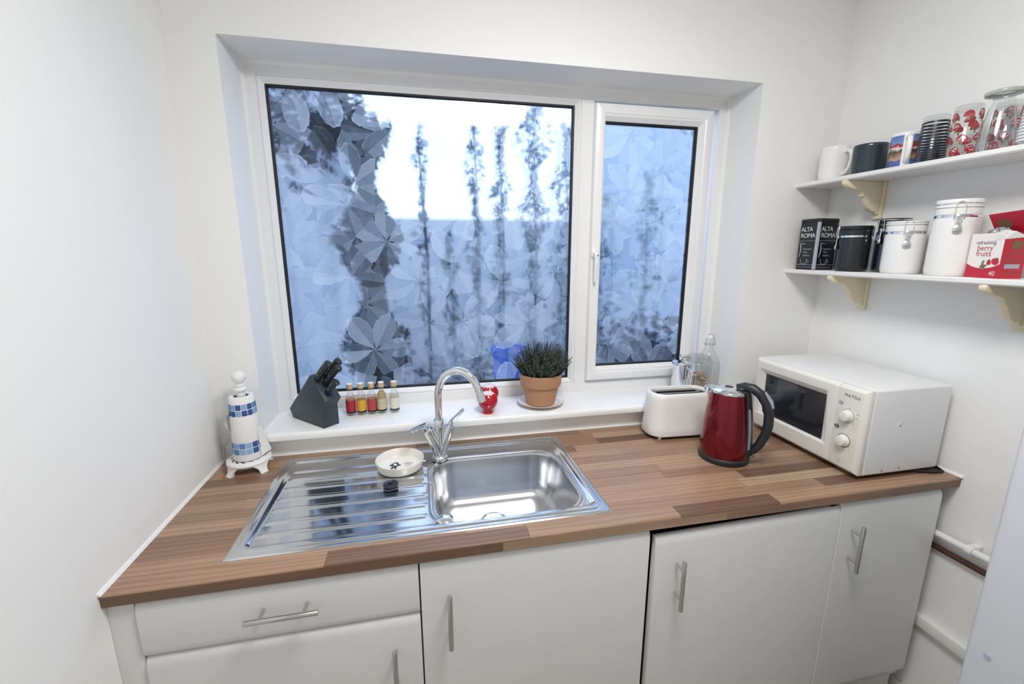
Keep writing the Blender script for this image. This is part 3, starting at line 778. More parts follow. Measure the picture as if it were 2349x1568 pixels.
# kettle
M['kred'] = simple('metallic_dark_red', '7A0A1C', .2, .8, var=.05, Coat_Weight=.6, Coat_Roughness=.06)
M['kblk'] = simple('kettle_black_plastic', '22262B', .4, var=.08)
M['kgrey'] = simple('translucent_grey_gauge', '8A8F98', .3)
kt = thing('electric_kettle', 'dark red metal kettle with black handle in front of the toaster', 'kettle', (1.648, .278, ZW), radians(-52))
MB().lathe([(0, 0), (.076, 0), (.0785, .003), (.0785, .015), (.077, .019), (.074, .021), (0, .021)], 48).build('power_base', M['kblk'], kt, smooth=40)
MB().lathe([(.0755, .0215), (.0762, .026), (.0760, .05), (.0745, .085), (.0715, .125), (.0665, .170), (.0605, .210), (.0565, .2320), (.0555, .2365), (.053, .2375)], 56).build('body', M['kred'], kt, smooth=50)
MB().lathe([(.0545, .2365), (.0560, .2385), (.0545, .2405), (.0500, .2415), (.0470, .2445), (.030, .2475), (0, .2485)], 48).build('lid', M['chrome'], kt, smooth=50)
MB().lathe([(.0545, .2315), (.0578, .2325), (.0578, .2370), (.0550, .2380)], 48).build('collar', M['chrome'], kt, smooth=50)
MB().loft([rrect(.013, .010, .008, .247), rrect(.012, .009, .008, .2495), rrect(.009, .007, .006, .2505)]).xf(Matrix.Translation((-.004, 0, 0))).build('lid_button', M['kblk'], kt, smooth=50)
sp_ = MB(); loops = []
for z, ext, hw in ((.185, .001, .012), (.205, .010, .017), (.222, .019, .020), (.2365, .025, .021), (.239, .0255, .021)):
    r_ = .0640-(z-.185)*.155; lp2 = []
    for k in range(9):
        a = pi+(-1+2*k/8)*hw/.045; e = ext*(1-abs(-1+2*k/8)**1.6); lp2.append(((r_+e)*cos(a), (r_+e)*sin(a), z))
    for k in range(9):
        a = pi+(1-2*k/8)*hw/.045; lp2.append(((r_-.004)*cos(a), (r_-.004)*sin(a), z))
    loops.append(lp2)
sp_.loft(loops); sp_.build('spout', M['chrome'], kt, smooth=60)
# handle
hp = [(.020, 0, .2520), (.042, 0, .2580), (.066, 0, .2560), (.090, 0, .2410), (.108, 0, .2150), (.1185, 0, .180), (.1200, 0, .145), (.1140, 0, .108), (.1010, 0, .074), (.086, 0, .050), (.075, 0, .040)]
hd_ = MB().tube(hp, [.010, .0135, .0145, .0150, .0150, .0148, .0145, .0140, .0135, .0125, .010], 16, sx=1.05)
hd_.build('handle', M['kblk'], kt, smooth=60)
loops = []
for z, r_ in ((.030, .0745), (.05, .0760), (.10, .0735), (.15, .0690), (.20, .0625), (.232, .058), (.246, .050)):
    lp2 = []
    for k in range(9):
        a = (-1+2*k/8)*.34; lp2.append(((r_+.006*(1-abs(-1+2*k/8)**4))*cos(a), (r_+.006*(1-abs(-1+2*k/8)**4))*sin(a), z))
    for k in range(9):
        a = (1-2*k/8)*.34; lp2.append(((r_-.006)*cos(a), (r_-.006)*sin(a), z))
    loops.append(lp2)
MB().loft(loops).build('back_strip', M['kblk'], kt, smooth=50)
for s_ in (-1, 1):
    loops = []
    for z, r_ in ((.055, .0765), (.06, .0785), (.10, .0762), (.15, .0715), (.185, .0665), (.19, .064)):
        a = s_*.235; w = .055
        loops.append([((r_+.0045)*cos(a-w), (r_+.0045)*sin(a-w), z), ((r_+.0045)*cos(a+w), (r_+.0045)*sin(a+w), z), ((r_-.003)*cos(a+w), (r_-.003)*sin(a+w), z), ((r_-.003)*cos(a-w), (r_-.003)*sin(a-w), z)])
    MB().loft(loops).build('water_gauge', M['kgrey'], kt, smooth=50)
MB().tube([(.0985, 0, .2500), (.1180, 0, .2230), (.1255, 0, .2030)], [.006, .0085, .006], 12, sx=1.0).build('grip_inlay', M['greyprint'], kt, smooth=60)
MB().box((.078, -.007, .024), (.094, .007, .032)).build('switch', simple('smoky_clear_switch', '6E6A6A', .2), kt, bevel=.002)

# microwave: local x = along its front (towards the window), local y = depth
mw = thing('microwave_oven', 'white microwave oven with two dials in the corner of the worktop', 'microwave', (1.930, .055, ZW), 0)
# world-aligned local frame: front at x=0 facing -x, body back at x=.318
Wm, Dm, Z0, Z1 = .440, .318, .012, .284
MB().box((.026, 0, Z0), (Dm, Wm, Z1)).build('casing', M['mw_body'], mw, bevel=.006, seg=3)
for fx in (.06, .28):
    for fy in (.04, .40): MB().lathe([(0, 0), (.011, 0), (.012, .004), (.012, .014), (0, .014)], 14, (fx, fy)).build('foot', M['black'], mw)
def yz(poly, x0, x1, inset):
    """slab whose front face (x0) is inset from its back outline"""
    cy = sum(p[0] for p in poly)/len(poly); cz = sum(p[1] for p in poly)/len(poly)
    return poly
# control panel
YP = .092
def slab(y0, y1, z0, z1, ch):
    mb = MB(); l = []
    for x, i in ((.027, 0), (.012, 0), (.004, ch*.45), (0, ch)):
        l.append([(x, y0+ (i if y0 < .05 else 0), z0+i), (x, y1-(i if y1 > .4 else 0), z0+i), (x, y1-(i if y1 > .4 else 0), z1-i), (x, y0+(i if y0 < .05 else 0), z1-i)])
    return mb.loft(l)
slab(.001, YP-.0008, Z0+.002, Z1-.001, .011).build('control_panel', M['mw_front'], mw, bevel=.0015, smooth=40)
# door frame with a hole for the window
gy0, gy1, gz0, gz1 = .140, .392, .074, .224
oy0, oy1, oz0, oz1 = YP+.0008, Wm-.001, Z0+.002, Z1-.001
def ringloop(x, i, o): 
    return [(x, oy0+(0 if o else 0), oz0+i), (x, oy1-i, oz0+i), (x, oy1-i, oz1-i), (x, oy0, oz1-i)]
md = MB()
lo = [ringloop(.027, 0, 1), ringloop(.012, 0, 1), ringloop(.004, .005, 1), ringloop(0, .011, 1),
      [(.0, gy0-.030, gz0-.004), (.0, gy1+.026, gz0-.004), (.0, gy1+.026, gz1+.022), (.0, gy0-.010, gz1+.022)],
      [(.011, gy0-.004, gz0-.001), (.011, gy1+.006, gz0-.001), (.011, gy1+.006, gz1+.004), (.011, gy0-.004, gz1+.004)],
      [(.018, gy0-.002, gz0), (.018, gy1+.004, gz0), (.018, gy1+.004, gz1+.002), (.018, gy0-.002, gz1+.002)]]
md.loft(lo, False, False)
dr_ = md.build('door', M['mw_front'], mw, bevel=.0012, smooth=40)
MB().loft([[(.014, p[0]+gy0+(gy1-gy0)/2, p[1]+gz0+(gz1-gz0)/2) for p in [(q[0], q[1]) for q in rrect((gy1-gy0)/2+.003, (gz1-gz0)/2+.001, .006, 0)]],
           [(.017, p[0]+gy0+(gy1-gy0)/2, p[1]+gz0+(gz1-gz0)/2) for p in [(q[0], q[1]) for q in rrect((gy1-gy0)/2+.003, (gz1-gz0)/2+.001, .006, 0)]]]).build('door_window', M['dglass'], dr_, smooth=0)
MB().box((.0132, gy1-.030, gz1-.030), (.0145, gy1-.014, gz1-.006)).build('sticker', M['black'], dr_, smooth=0)
def rnd_x(prof, cy, cz, n=36):
    return MB().lathe(prof, n).xf(Matrix.Translation((0, cy, cz)) @ Matrix.Rotation(-pi/2, 4, 'Y'))
for i, (kz, rm) in enumerate(((.190, M['greyprint']), (.110, M['navy']))):
    rnd_x([(.0215, .0002), (.0215, .0008), (.0202, .0008)], .0525, kz).build('dial_ring', rm, mw, smooth=0)
    rnd_x([(.0200, .0005), (.0192, .0030), (.0165, .0042), (.0160, .0150), (.0148, .0175), (.010, .0188), (0, .0192)], .0525, kz).build('dial', M['mw_front'], mw, smooth=40)
lt = MB(); put_text(lt, 'MATSUI', .0135, (-.0004, .047, .253), (0, -1, 0), (0, 0, 1), 1.08); 
for k in range(7): lt.add([], [])
lt.build('lettering', M['navy'], mw, smooth=0)
ov = MB()
def oval(mb, cy, cz, ry, rz, x, n=24): mb.add([(x, cy+ry*cos(2*pi*k/n), cz+rz*sin(2*pi*k/n)) for k in range(n)], [tuple(range(n))])
o1 = MB(); oval(o1, .079, .224, .0075, .0058, -.0004); o1.build('power_symbol', M['greyprint'], mw, smooth=0)
o1 = MB(); oval(o1, .081, .1465, .0075, .0070, -.0004); o1.build('timer_symbol', M['navy'], mw, smooth=0)
o1 = MB(); oval(o1, .079, .2215, .0018, .0018, -.0008); oval(o1, .0808, .1435, .0048, .0016, -.0008)
for zz in (.1475, .150): o1.add([(-.0008, .078, zz), (-.0008, .084, zz), (-.0008, .084, zz+.0012), (-.0008, .078, zz+.0012)], [(0, 1, 2, 3)])
o1.add([(-.0008, .075, .2262), (-.0008, .083, .2262), (-.0008, .083, .2275), (-.0008, .075, .2275)], [(0, 1, 2, 3)])
o1.build('symbol_detail', M['mw_front'], mw, smooth=0)
tk = MB()
def tick(cy, cz, w, h): tk.add([(-.0004, cy-w/2, cz-h/2), (-.0004, cy+w/2, cz-h/2), (-.0004, cy+w/2, cz+h/2), (-.0004, cy-w/2, cz+h/2)], [(0, 1, 2, 3)])
for a in (1.45, .05, -.75, -1.75): tick(.0525-.0262*cos(a)-.002*(cos(a) > .5), .190+.0255*sin(a), .0045, .0022)
for k in range(18):
    a = 2*pi*k/18+.17; tick(.0525-.0248*cos(a), .110+.0248*sin(a), .0016, .0018)
for (a, b, c, d) in [(.066, .042, .0005, .011), (.052, .042, .0005, .011), (.0597, .042, .0005, .011), (.059, .0475, .0145, .0006), (.059, .0365, .0145, .0006), (.0558, .042, .007, .0005), (.059, .033, .010, .0007)]:
    tick(a, b, max(c, .0006), d)
tk.build('dial_marks', M['greyprint'], mw, smooth=0)
tk = MB(); tick(.0525-.031, .2045, .010, .0018)
for a in (1.1, .45, -.2, -.85): tick(.0525-.0312*cos(a), .110+.030*sin(a), .0035, .0015)
tk.build('blue_marks', M['blueprint'], mw, smooth=0)
# side recess screw and case screws on the side nearest the camera
def rnd_y(prof, x, z, n=20): return MB().lathe(prof, n).xf(Matrix.Translation((x, 0, z)) @ Matrix.Rotation(pi/2, 4, 'X'))
rnd_y([(.0125, -.0004), (.0120, .0006), (.010, .0002), (.0045, -.0012), (0, -.0014)], .139, .167).build('screw_recess', M['mw_body'], mw, smooth=60)
for (x, z, r) in ((.139, .167, .0032), (.098, .0245, .0036), (.163, .0280, .0036)):
    rnd_y([(r, -.002), (r, .0010), (r*.7, .0020), (0, .0021)], x, z).build('screw', M['satin'], mw)
tag(MB().tube([(2.258, .16, .955), (2.262, .11, .925), (2.266, .070, .9060), (2.252, .040, .905), (2.215, .044, .905), (2.16, .065, .905), (2.10, .10, .905), (2.1, .2, .905)], .0045, 8).build('power_cord', M['black']), 'black power cord curling out behind the microwave', 'cord')

# ---------------------------------------------------------------- right wall fittings
tag(MB().tube([(XR-.030, .595, .690), (XR-.030, -.36, .712)], .0105, 14).build('water_pipe', M['pipe']), 'white painted water pipe along the right wall', 'pipe')
cl = thing('pipe_clip', 'white plastic clip holding the pipe to the right wall', 'clip', (XR-.030, -.072, .706))
MB().tube([(0, -.008, 0), (0, .008, 0)], .0155, 18).build('ring', M['white'], cl, smooth=40)
MB().box((.010, -.010, -.013), (.0298, .010, .016)).build('base', M['white'], cl, bevel=.002)
tag(MB().tube([(XR-.0105, .595, .632), (XR-.0105, -.36, .656)], .0085, 12).build('copper_pipe', M['copper']), 'thin bare copper pipe below the white pipe', 'pipe')
tk_ = thing('cable_trunking', 'square white cable trunking low on the right wall', 'trunking', (XR, .1, .352))
MB().box((-.020, -.46, 0), (0, .49, .034)).build('channel', M['pipe'], tk_, bevel=.001)
MB().box((-.0225, -.46, -.001), (-.0165, .49, .0365)).build('cover', M['pipe'], tk_, bevel=.0015)

# tall appliance at the right edge
fr = thing('fridge', 'tall plain white fridge cut off by the right edge of the picture', 'fridge', (1.72, -.96, 0))
MB().box((.065, 0, .03), (.545, .584, 1.74)).build('cabinet', M['fridge'], fr, bevel=.006, seg=3)
MB().box((0, 0, .60), (.06, .584, 1.738)).build('door', M['fridge'], fr, bevel=.010, seg=4)
MB().box((0, 0, .05), (.06, .584, .594)).build('freezer_door', M['fridge'], fr, bevel=.010, seg=4)
MB().lathe([(.006, -.0005), (.0055, .0015), (0, .002)], 14).xf(Matrix.Translation((0, .549, .809)) @ Matrix.Rotation(-pi/2, 4, 'Y')).build('plug_cap', simple('grey_blue_cap', 'A8AEC4', .5), fr)
for fx in (.1, .5):
    for fy in (.06, .52): MB().lathe([(0, 0), (.02, 0), (.02, .032), (0, .032)], 12, (fx, fy)).build('foot', M['black'], fr)
# ---------------------------------------------------------------- on the window sill
ZSL = .995
# knife block: local x along the block, y across it
kb = thing('knife_block', 'dark slate-coloured wooden knife block at the left of the sill', 'knife block', (.1935, .7055, ZSL), radians(-45.4))
WK = .060
prof = [(.004, 0), (.190, 0), (.189, .073), (.213, .101), (.137, .181), (-.013, .032)]
MB().prism(prof, 'y', 0, WK).build('block', M['kblock'], kb, bevel=.0018)
A, B = Vector((.213, 0, .101)), Vector((.137, 0, .181)); ed = (B-A).normalized(); nrm = Vector((.70, 0, .714)).normalized()
nrm = Vector((-ed.z*-1, 0, 0)) if False else Vector((ed.z, 0, -ed.x)).normalized()
slots = [(.088, .014, .104), (.086, .047, .110), (.062, .033, .112), (.028, .022, .078)]
for i, (s, yy, Lh) in enumerate(slots):
    p = A+ed*s+Vector((0, yy, 0))
    if Lh == 0: continue
    k = MB()
    side = Vector((0, 1, 0)); tdir = ed
    loops = []
    for q, w, h, off in ((-.004, .0085, .0125, 0), (.004, .0090, .0130, 0), (.016, .0095, .0115, -.001), (.045, .0105, .0130, -.001), (.070, .0105, .0125, .000), (Lh-.020, .0105, .0125, .001), (Lh-.009, .0110, .0150, .004), (Lh-.002, .0095, .0130, .005), (Lh, .006, .009, .005)):
        if q > Lh+.001 or (len(loops) and q <= lastq): continue
        lastq = q; c = p+nrm*q-tdir*off
        loops.append([c+side*(w*cos(2*pi*j/14))+tdir*(h*sin(2*pi*j/14)) for j in range(14)])
    kn = thing('kitchen_knife', 'x', 'knife'); kn.parent = None
    lab = ['black-handled knife at the upper left of the block', 'longest black-handled knife at the back top of the block', 'black-handled knife in the middle of the block', 'short black-handled knife lowest in the block'][i]
    kn.location = kb.location; kn.rotation_euler = kb.rotation_euler; tag(kn, lab, 'knife', 'knives in the block')
    k.loft(loops).build('handle', M['knife'], kn, smooth=60)
    for q in (.030, .055):
        MB().lathe([(.0022, 0), (.0018, .0005), (0, .0006)], 8).xf(Matrix.Translation(p+nrm*min(q, Lh*.7)+Vector((0, -.0104, 0))) @ Matrix.Rotation(pi/2, 4, 'X')).build('rivet', M['satin'], kn)
so = MB()
for s, yy in ((.018, .034), (.036, .040), (.060, .022)):
    c = A+ed*s+Vector((0, yy, 0))+nrm*.0004
    so.add([c-ed*.009+Vector((0, -.0012, 0)), c+ed*.009+Vector((0, -.0012, 0)), c+ed*.009+Vector((0, .0012, 0)), c-ed*.009+Vector((0, .0012, 0))], [(0, 1, 2, 3)])
so.build('empty_slots', M['black'], kb, smooth=0)

# five miniature bottles
def label_mat(name, col, ink):
    t = NT(name); co = t.sep(t.coord('Object'))
    a = t.m_('ARCTAN2', co[1], co[0])
    rows = t.m_('GREATER_THAN', t.m_('SINE', t.m_('MULTIPLY', co[2], 720.0)), .35)
    sc = t.noise(t.comb(t.m_('MULTIPLY', a, 14.0), t.m_('MULTIPLY', co[2], 900.0), 0.0), 1.0, 2)
    mk = t.m_('MULTIPLY', rows, t.m_('GREATER_THAN', sc, .56))
    mk = t.m_('MULTIPLY', mk, .75)
    return t.done(t.bsdf(t.mix(mk, lin(col), lin(ink)), .6))
M['capgold'] = simple('pale_gold_cap_skirt', 'D6B58C', .45, .1)
M['captop'] = simple('white_cap_top', 'F0EFE8', .5)
specs = [((.399, .689), 'B02A3A', '5A1420', 'E2B884', 'miniature bottle with a deep red label, nearest the knife block', .72),
         ((.4365, .689), 'E0AE3C', '7A4A12', 'E0B070', 'miniature bottle with a yellow-orange label, second from the knife block', .68),
         ((.4735, .689), 'B5434A', '7A5A20', 'E0AE80', 'miniature bottle with a mottled red and gold label, middle of the five', .70),
         ((.5085, .690), 'C9C3A0', '7F8060', 'E2D3A4', 'miniature bottle with a pale olive label, filled to its neck', 1.0),
         ((.5540, .690), 'E6E2D2', '8A8A78', 'EFEBD8', 'miniature bottle with a cream label, set apart nearest the tap', .75)]
for i, (pos, col, ink, liq, lab, fill) in enumerate(specs):
    t = thing('miniature_bottle', lab, 'bottle', (pos[0], pos[1], ZSL), 0, 'miniature bottles on the sill')
    MB().lathe([(0, .0015), (.0135, .0015), (.0160, 0), (.0172, .002), (.0172, .066), (.0160, .073), (.0115, .080), (.0092, .086), (.0088, .098), (.0096, .100), (.0096, .108)], 28).build('glass_body', M['glass'], t, smooth=50)
    lm_ = NT('spirit_%d' % i); tr = lm_.n('BsdfTransparent'); c = lin(liq); tr.inputs[0].default_value = c
    df = lm_.n('BsdfPrincipled'); df.inputs['Base Color'].default_value = c; df.inputs['Roughness'].default_value = .2
    ms = lm_.n('MixShader'); ms.inputs[0].default_value = .4; lm_.put(ms.inputs[1], tr.outputs[0]); lm_.put(ms.inputs[2], df.outputs[0])
    zf = .012+.070*fill
    pl2 = [(0, .008), (.0156, .008), (.0158, .010), (.0158, min(zf, .0665))] + ([(.0145, .073), (.0102, .080), (.0080, .085), (0, .085)] if fill >= 1 else [(0, zf)])
    MB().lathe(pl2, 28).build('liquid', lm_.done(ms.outputs[0]), t, smooth=40)
    MB().lathe([(.0175, .0165), (.0175, .058)], 28, a0=-pi*.95, a1=pi*.15).build('label', label_mat('bottle_label_%d' % i, col, ink), t)
    MB().lathe([(.0176, .0105), (.0176, .0163)], 28).build('label_band', M['navy'], t)
    MB().lathe([(.0105, .1005), (.0108, .102), (.0104, .1045), (.0108, .107), (.0108, .1165)], 24).build('cap_skirt', M['capgold'], t, smooth=40)
    MB().lathe([(.0108, .1163), (.0104, .1185), (0, .1190)], 24).build('cap_top', M['captop'], t, smooth=40)

# two red shakers
def shaker_mat():
    t = NT('red_glaze_with_white_top'); co = t.sep(t.coord('Object')); n = t.noise(t.coord('Object'), 160, 3)
    h = t.m_('MULTIPLY_ADD', t.m_('SUBTRACT', n, .5), .02, co[2])
    f = t.m_('GREATER_THAN', h, .0745)
    sp2 = t.m_('GREATER_THAN', t.noise(t.coord('Object'), 420, 1), .62)
    white = t.mix(t.m_('MULTIPLY', sp2, .6), lin('EBDDE0'), lin('D0506A'))
    return t.done(t.bsdf(t.mix(f, lin('B01B2C'), white), .18))
M['shaker'] = shaker_mat()
for (x, y, lab) in ((.893, .606, 'red ball-shaped pot with white top, in front of its twin beside the tap spout'), (.912, .692, 'red ball-shaped pot with white top, half hidden behind its twin')):
    t = thing('red_shaker', lab, 'shaker', (x, y, ZSL), 0, 'red round pots on the sill')
    MB().lathe([(0, 0), (.0195, 0), (.0200, .003), (.0175, .009), (.0180, .013)]+[(.0365*sin(a), .0475-.0365*cos(a)) for a in [.55+(pi-.55)*k/18 for k in range(19)]], 40).build('body', M['shaker'], t, smooth=60)
    ho = MB()
    for k in range(6):
        a = k*pi/3; ho.lathe([(.0012, .0838), (0, .0840)], 8, (.006*cos(a), .006*sin(a)))
    ho.build('pour_holes', M['black'], t, smooth=0)

# plant pot
M['terra'] = simple('terracotta_clay', 'B88C6C', .8, var=.06, nscale=14, bump=.05)
sa = thing('saucer', 'white china saucer with a thin gilt rim under the plant pot', 'saucer', (1.110, .6595, ZSL))
MB().lathe([(0, .0015), (.045, .0015), (.048, 0), (.052, .0015), (.082, .010), (.0905, .0135), (.0905, .0148), (.082, .0125), (.052, .0045), (0, .0045)], 56).build('dish', M['ceramic'], sa, smooth=50)
MB().lathe([(.0900, .0148), (.0912, .0144), (.0912, .0132)], 56).build('gilt_rim', simple('worn_gilt', 'B98A52', .35, .7), sa)
bl_ = MB(); rgm = random.Random(9)
for k in range(16):
    a = 2*pi*k/16; r_ = .074
    bl_.add([(r_*cos(a)+.004*cos(b)*(.6+.5*rgm.random()), r_*sin(a)+.003*sin(b), .0108+.0004) for b in [j*2*pi/7 for j in range(7)]], [tuple(range(7))])
bl_.build('painted_motifs', M['blueprint'], sa, smooth=0)['kind'] = 'stuff'
po = thing('terracotta_pot', 'terracotta flower pot holding a small bushy plant', 'flower pot', (1.110, .6595, ZSL+.005))
MB().lathe([(0, 0), (.052, 0), (.0560, .002), (.0575, .008), (.0680, .070), (.0700, .074), (.0780, .0765), (.0790, .080), (.0825, .118), (.0825, .122), (.0800, .1235), (.0770, .121), (.0740, .085), (.060, .02), (0, .02)], 56).build('pot', M['terra'], po, smooth=50)
MB().lathe([(.0755, .104), (.05, .109), (0, .112)], 32).build('soil', simple('dark_potting_soil', '2A221D', .95, var=.4, nscale=60, bump=.6), po)
pt = thing('heather_plant', 'small bushy grey-green plant in the terracotta pot', 'plant', (1.110, .6595, ZSL+.113))
M['sprig'] = foliage_mat('dark_grey_green_sprigs', '262B27', '454F44', '97A085')
rp = random.Random(12); fo = MB(); stm = MB()
for k in range(420):
    a = rp.uniform(0, 2*pi); u = sqrt(rp.random()); th_ = u*1.02
    d_ = Vector((sin(th_)*cos(a), sin(th_)*sin(a), cos(th_)+.05)).normalized()
    b0 = Vector((.052*u*cos(a), .052*u*sin(a), 0)); Ls = (.098+.020*rp.random())*(1-.42*u**3)
    if k % 3: b0 += d_*Ls*.25
    tip = b0+d_*Ls*.78+Vector((rp.uniform(-.006, .014), rp.uniform(-.008, .008), Ls*.22))
    mid = b0.lerp(tip, .5)+Vector((0, 0, -.004))
    pts = [b0, mid, tip]
    stm.tube(pts, [.0011, .0009, .0005], 4, caps=False)
    nL = 20
    for q in range(3, nL):
        f_ = q/nL; c = (b0.lerp(mid, f_*2) if f_ < .5 else mid.lerp(tip, f_*2-1))
        for z_ in range(2):
            aa = q*2.4+z_*pi; ax = d_.orthogonal().normalized(); ax = Matrix.Rotation(aa, 3, d_) @ ax
            e_ = (ax*.85+d_*.75).normalized(); w_ = e_.cross(d_).normalized()
            Lf = .0085*(1.05-.40*f_); fo.add([c, c+e_*Lf*.5+w_*Lf*.24, c+e_*Lf, c+e_*Lf*.5-w_*Lf*.24], [(0, 1, 2, 3)])
stm.build('stems', M['bark'], pt)
o = fo.build('foliage', M['sprig'], pt, smooth=0); o['kind'] = 'stuff'

# cafetiere, clip-top jar and swing-top bottle
cf = thing('cafetiere', 'polished steel cafetiere on the sill behind the toaster', 'cafetiere', (1.733, .678, ZSL), radians(-30))
MB().lathe([(0, 0), (.0375, 0), (.039, .003), (.039, .118), (.0405, .1215), (.0405, .125), (.039, .127)], 40).build('body', M['chrome'], cf, smooth=40)
MB().lathe([(.0412, .1255), (.0412, .1305), (.039, .134), (.012, .1375), (.006, .139), (.006, .141)], 40).build('lid', M['chrome'], cf, smooth=40)
MB().lathe([(.003, .138), (.003, .150), (.009, .1515), (.0155, .154), (.0158, .158), (.0145, .161), (.004, .1625), (0, .1625)], 28).build('plunger_knob', M['chrome'], cf, smooth=40)
MB().tube([(.038, 0, .112), (.055, 0, .113), (.064, 0, .104), (.066, 0, .07), (.064, 0, .035), (.055, 0, .025), (.038, 0, .024)], .0058, 12).xf(Matrix.Rotation(-.96, 4, 'Z')).build('handle', M['chrome'], cf, smooth=50)
cj = thing('clip_top_jar', 'clear glass clip-top jar with brown snacks behind the swing-top bottle', 'jar', (1.834, .712, ZSL))
MB().lathe([(0, .004), (.046, .004), (.050, 0), (.0535, .004), (.0535, .108), (.050, .118), (.0445, .123), (.0445, .131), (.047, .133)], 40).build('glass_body', M['glass'], cj, smooth=50)
MB().lathe([(.047, .1365), (.0485, .138), (.0485, .144), (.045, .148), (.040, .1485), (.038, .1455), (0, .1455)], 40).build('glass_lid', M['glass'], cj, smooth=50)
MB().lathe([(.0455, .1332), (.0485, .1335), (.0485, .1363), (.0455, .1365)], 40).build('seal', simple('pale_rubber_seal', 'D9CDB8', .6), cj)
wr = MB()
for z_, r_ in ((.126, .0458), (.1405, .0495)): wr.tube([(r_*cos(2*pi*k/32), r_*sin(2*pi*k/32), z_) for k in range(33)], .0011, 6)
wr.tube([(-.046, -.012, .126), (-.056, -.014, .130), (-.062, -.016, .142), (-.055, -.014, .152), (-.0495, -.013, .1405)], .0011, 6)
wr.tube([(.046, -.012, .126), (.056, -.014, .120), (.058, -.015, .108), (.054, -.013, .112)], .0014, 6)
wr.build('wire_clip', M['satin'], cj)
M['snack'] = simple('orange_brown_biscuit', 'C58C55', .8, var=.15)
rj = random.Random(2)
for k in range(14):
    a = rj.uniform(0, 6.28); r_ = .030*sqrt(rj.random()); z_ = .014+.0047*k
    b = MB().lathe([(0, -.002), (.017, -.002), (.0185, 0), (.017, .002), (0, .0022)], 18)
    b.xf(Matrix.Translation((r_*cos(a), r_*sin(a), z_)) @ Matrix.Rotation(rj.uniform(-.35, .35), 4, 'X') @ Matrix.Rotation(rj.uniform(-.35, .35), 4, 'Y'))
    b.build('biscuit', M['snack'], cj)
bt = thing('swing_top_bottle', 'tall clear glass swing-top bottle behind the kettle', 'bottle', (1.801, .605, ZSL))
MB().lathe([(0, .006), (.040, .006), (.0435, 0), (.0465, .004), (.0465, .125), (.0450, .142), (.0380, .165), (.0270, .186), (.0185, .203), (.0155, .214), (.0150, .236), (.0172, .238), (.0172, .244), (.0145, .246)], 40).build('glass_body', M['glass'], bt, smooth=50)
MB().lathe([(0, .238), (.011, .238), (.0125, .247), (.0130, .252), (.0105, .257), (0, .258)], 24).build('stopper', M['ceramic'], bt, smooth=50)
wr = MB()
wr.tube([(.0165*cos(2*pi*k/24), .0165*sin(2*pi*k/24), .220) for k in range(25)], .0011, 6)
for s_ in (-1, 1):
    wr.tube([(s_*.0165, 0, .220), (s_*.0215, -.003, .2165), (s_*.0235, -.004, .222), (s_*.020, -.002, .236), (s_*.0165, 0, .255), (s_*.006, 0, .2605), (0, 0, .2605)], .0012, 6)
    wr.tube([(s_*.0165, 0, .222), (s_*.0205, .004, .2265), (s_*.0225, .004, .219)], .0012, 6)
wr.build('wire_bail', M['satin'], bt)
# ---------------------------------------------------------------- shelves on the right wall
ZL, ZU = 1.5135, 1.838
for z, lab in ((ZU, 'upper white wall shelf carrying mugs and drinking glasses'), (ZL, 'lower white wall shelf carrying canisters, coffee tin and tea box')):
    th_ = .0165
    tag(MB().prism([(2.1065, z-th_+.004), (2.1105, z-th_), (XR, z-th_), (XR, z), (2.1105, z), (2.1065, z-.003)], 'y', -.372, YB).build('wall_shelf', M['shelf'], smooth=30), lab, 'shelf', 'wall shelves')
def bracket(zt, y, lab):
    t = thing('shelf_bracket', lab, 'bracket', (XR, y, zt), 0, 'scrolled shelf brackets')
    MB().box((-.014, -.015, -.127), (0, .015, 0)).build('back_plate', M['cream'], t, bevel=.003)
    p = [(-.014, 0), (-.170, 0), (-.172, -.006), (-.169, -.014), (-.160, -.021), (-.142, -.026), (-.120, -.030), (-.102, -.036), (-.094, -.044), (-.0925, -.052), (-.086, -.053), (-.080, -.060), (-.073, -.073), (-.062, -.089), (-.050, -.099), (-.038, -.103), (-.028, -.101), (-.022, -.1115), (-.014, -.112)]
    MB().prism(p, 'y', -.009, .009).build('scroll', M['cream'], t, bevel=.0025, smooth=40)
bracket(ZU-.0165, .395, 'cream scrolled wooden bracket under the upper shelf')
bracket(ZL-.0165, .398, 'cream scrolled wooden bracket under the lower shelf near the window')
bracket(ZL-.0165, -.045, 'cream scrolled wooden bracket under the lower shelf at the right edge')

# coffee tin
M['tin'] = simple('black_gloss_tin', '14171F', .22, var=.08)
M['tinlid'] = simple('matt_black_lid', '1B1D22', .45)
M['pwhite'] = simple('white_ink', 'E9EAEC', .5)
M['pgrey'] = simple('grey_ink_and_glare', 'A9AEBB', .4)  # print ink, also the glare painted on the coffee tin's corner
tn = thing('coffee_tin', 'black printed coffee tin at the window end of the lower shelf', 'tin', (2.1655, .523, ZL), 0)
hx, hy = .0455, .0425
MB().loft([rrect(hx-.001, hy-.001, .007, 0), rrect(hx, hy, .008, .002), rrect(hx, hy, .008, .176), rrect(hx-.001, hy-.001, .008, .1775)]).build('body', M['tin'], tn, smooth=40)
MB().loft([rrect(hx+.0015, hy+.0015, .012, .1775), rrect(hx+.0015, hy+.0015, .012, .186), rrect(hx-.002, hy-.002, .012, .189)]).build('lid', M['tinlid'], tn, smooth=40)
def face(side):
    """origin, right and up of a printed face"""
    return ((-hx-.0004, 0, 0), (0, -1, 0)) if side == 0 else ((0, -hy-.0004, 0), (1, 0, 0))
pw = MB(); pgx = MB()
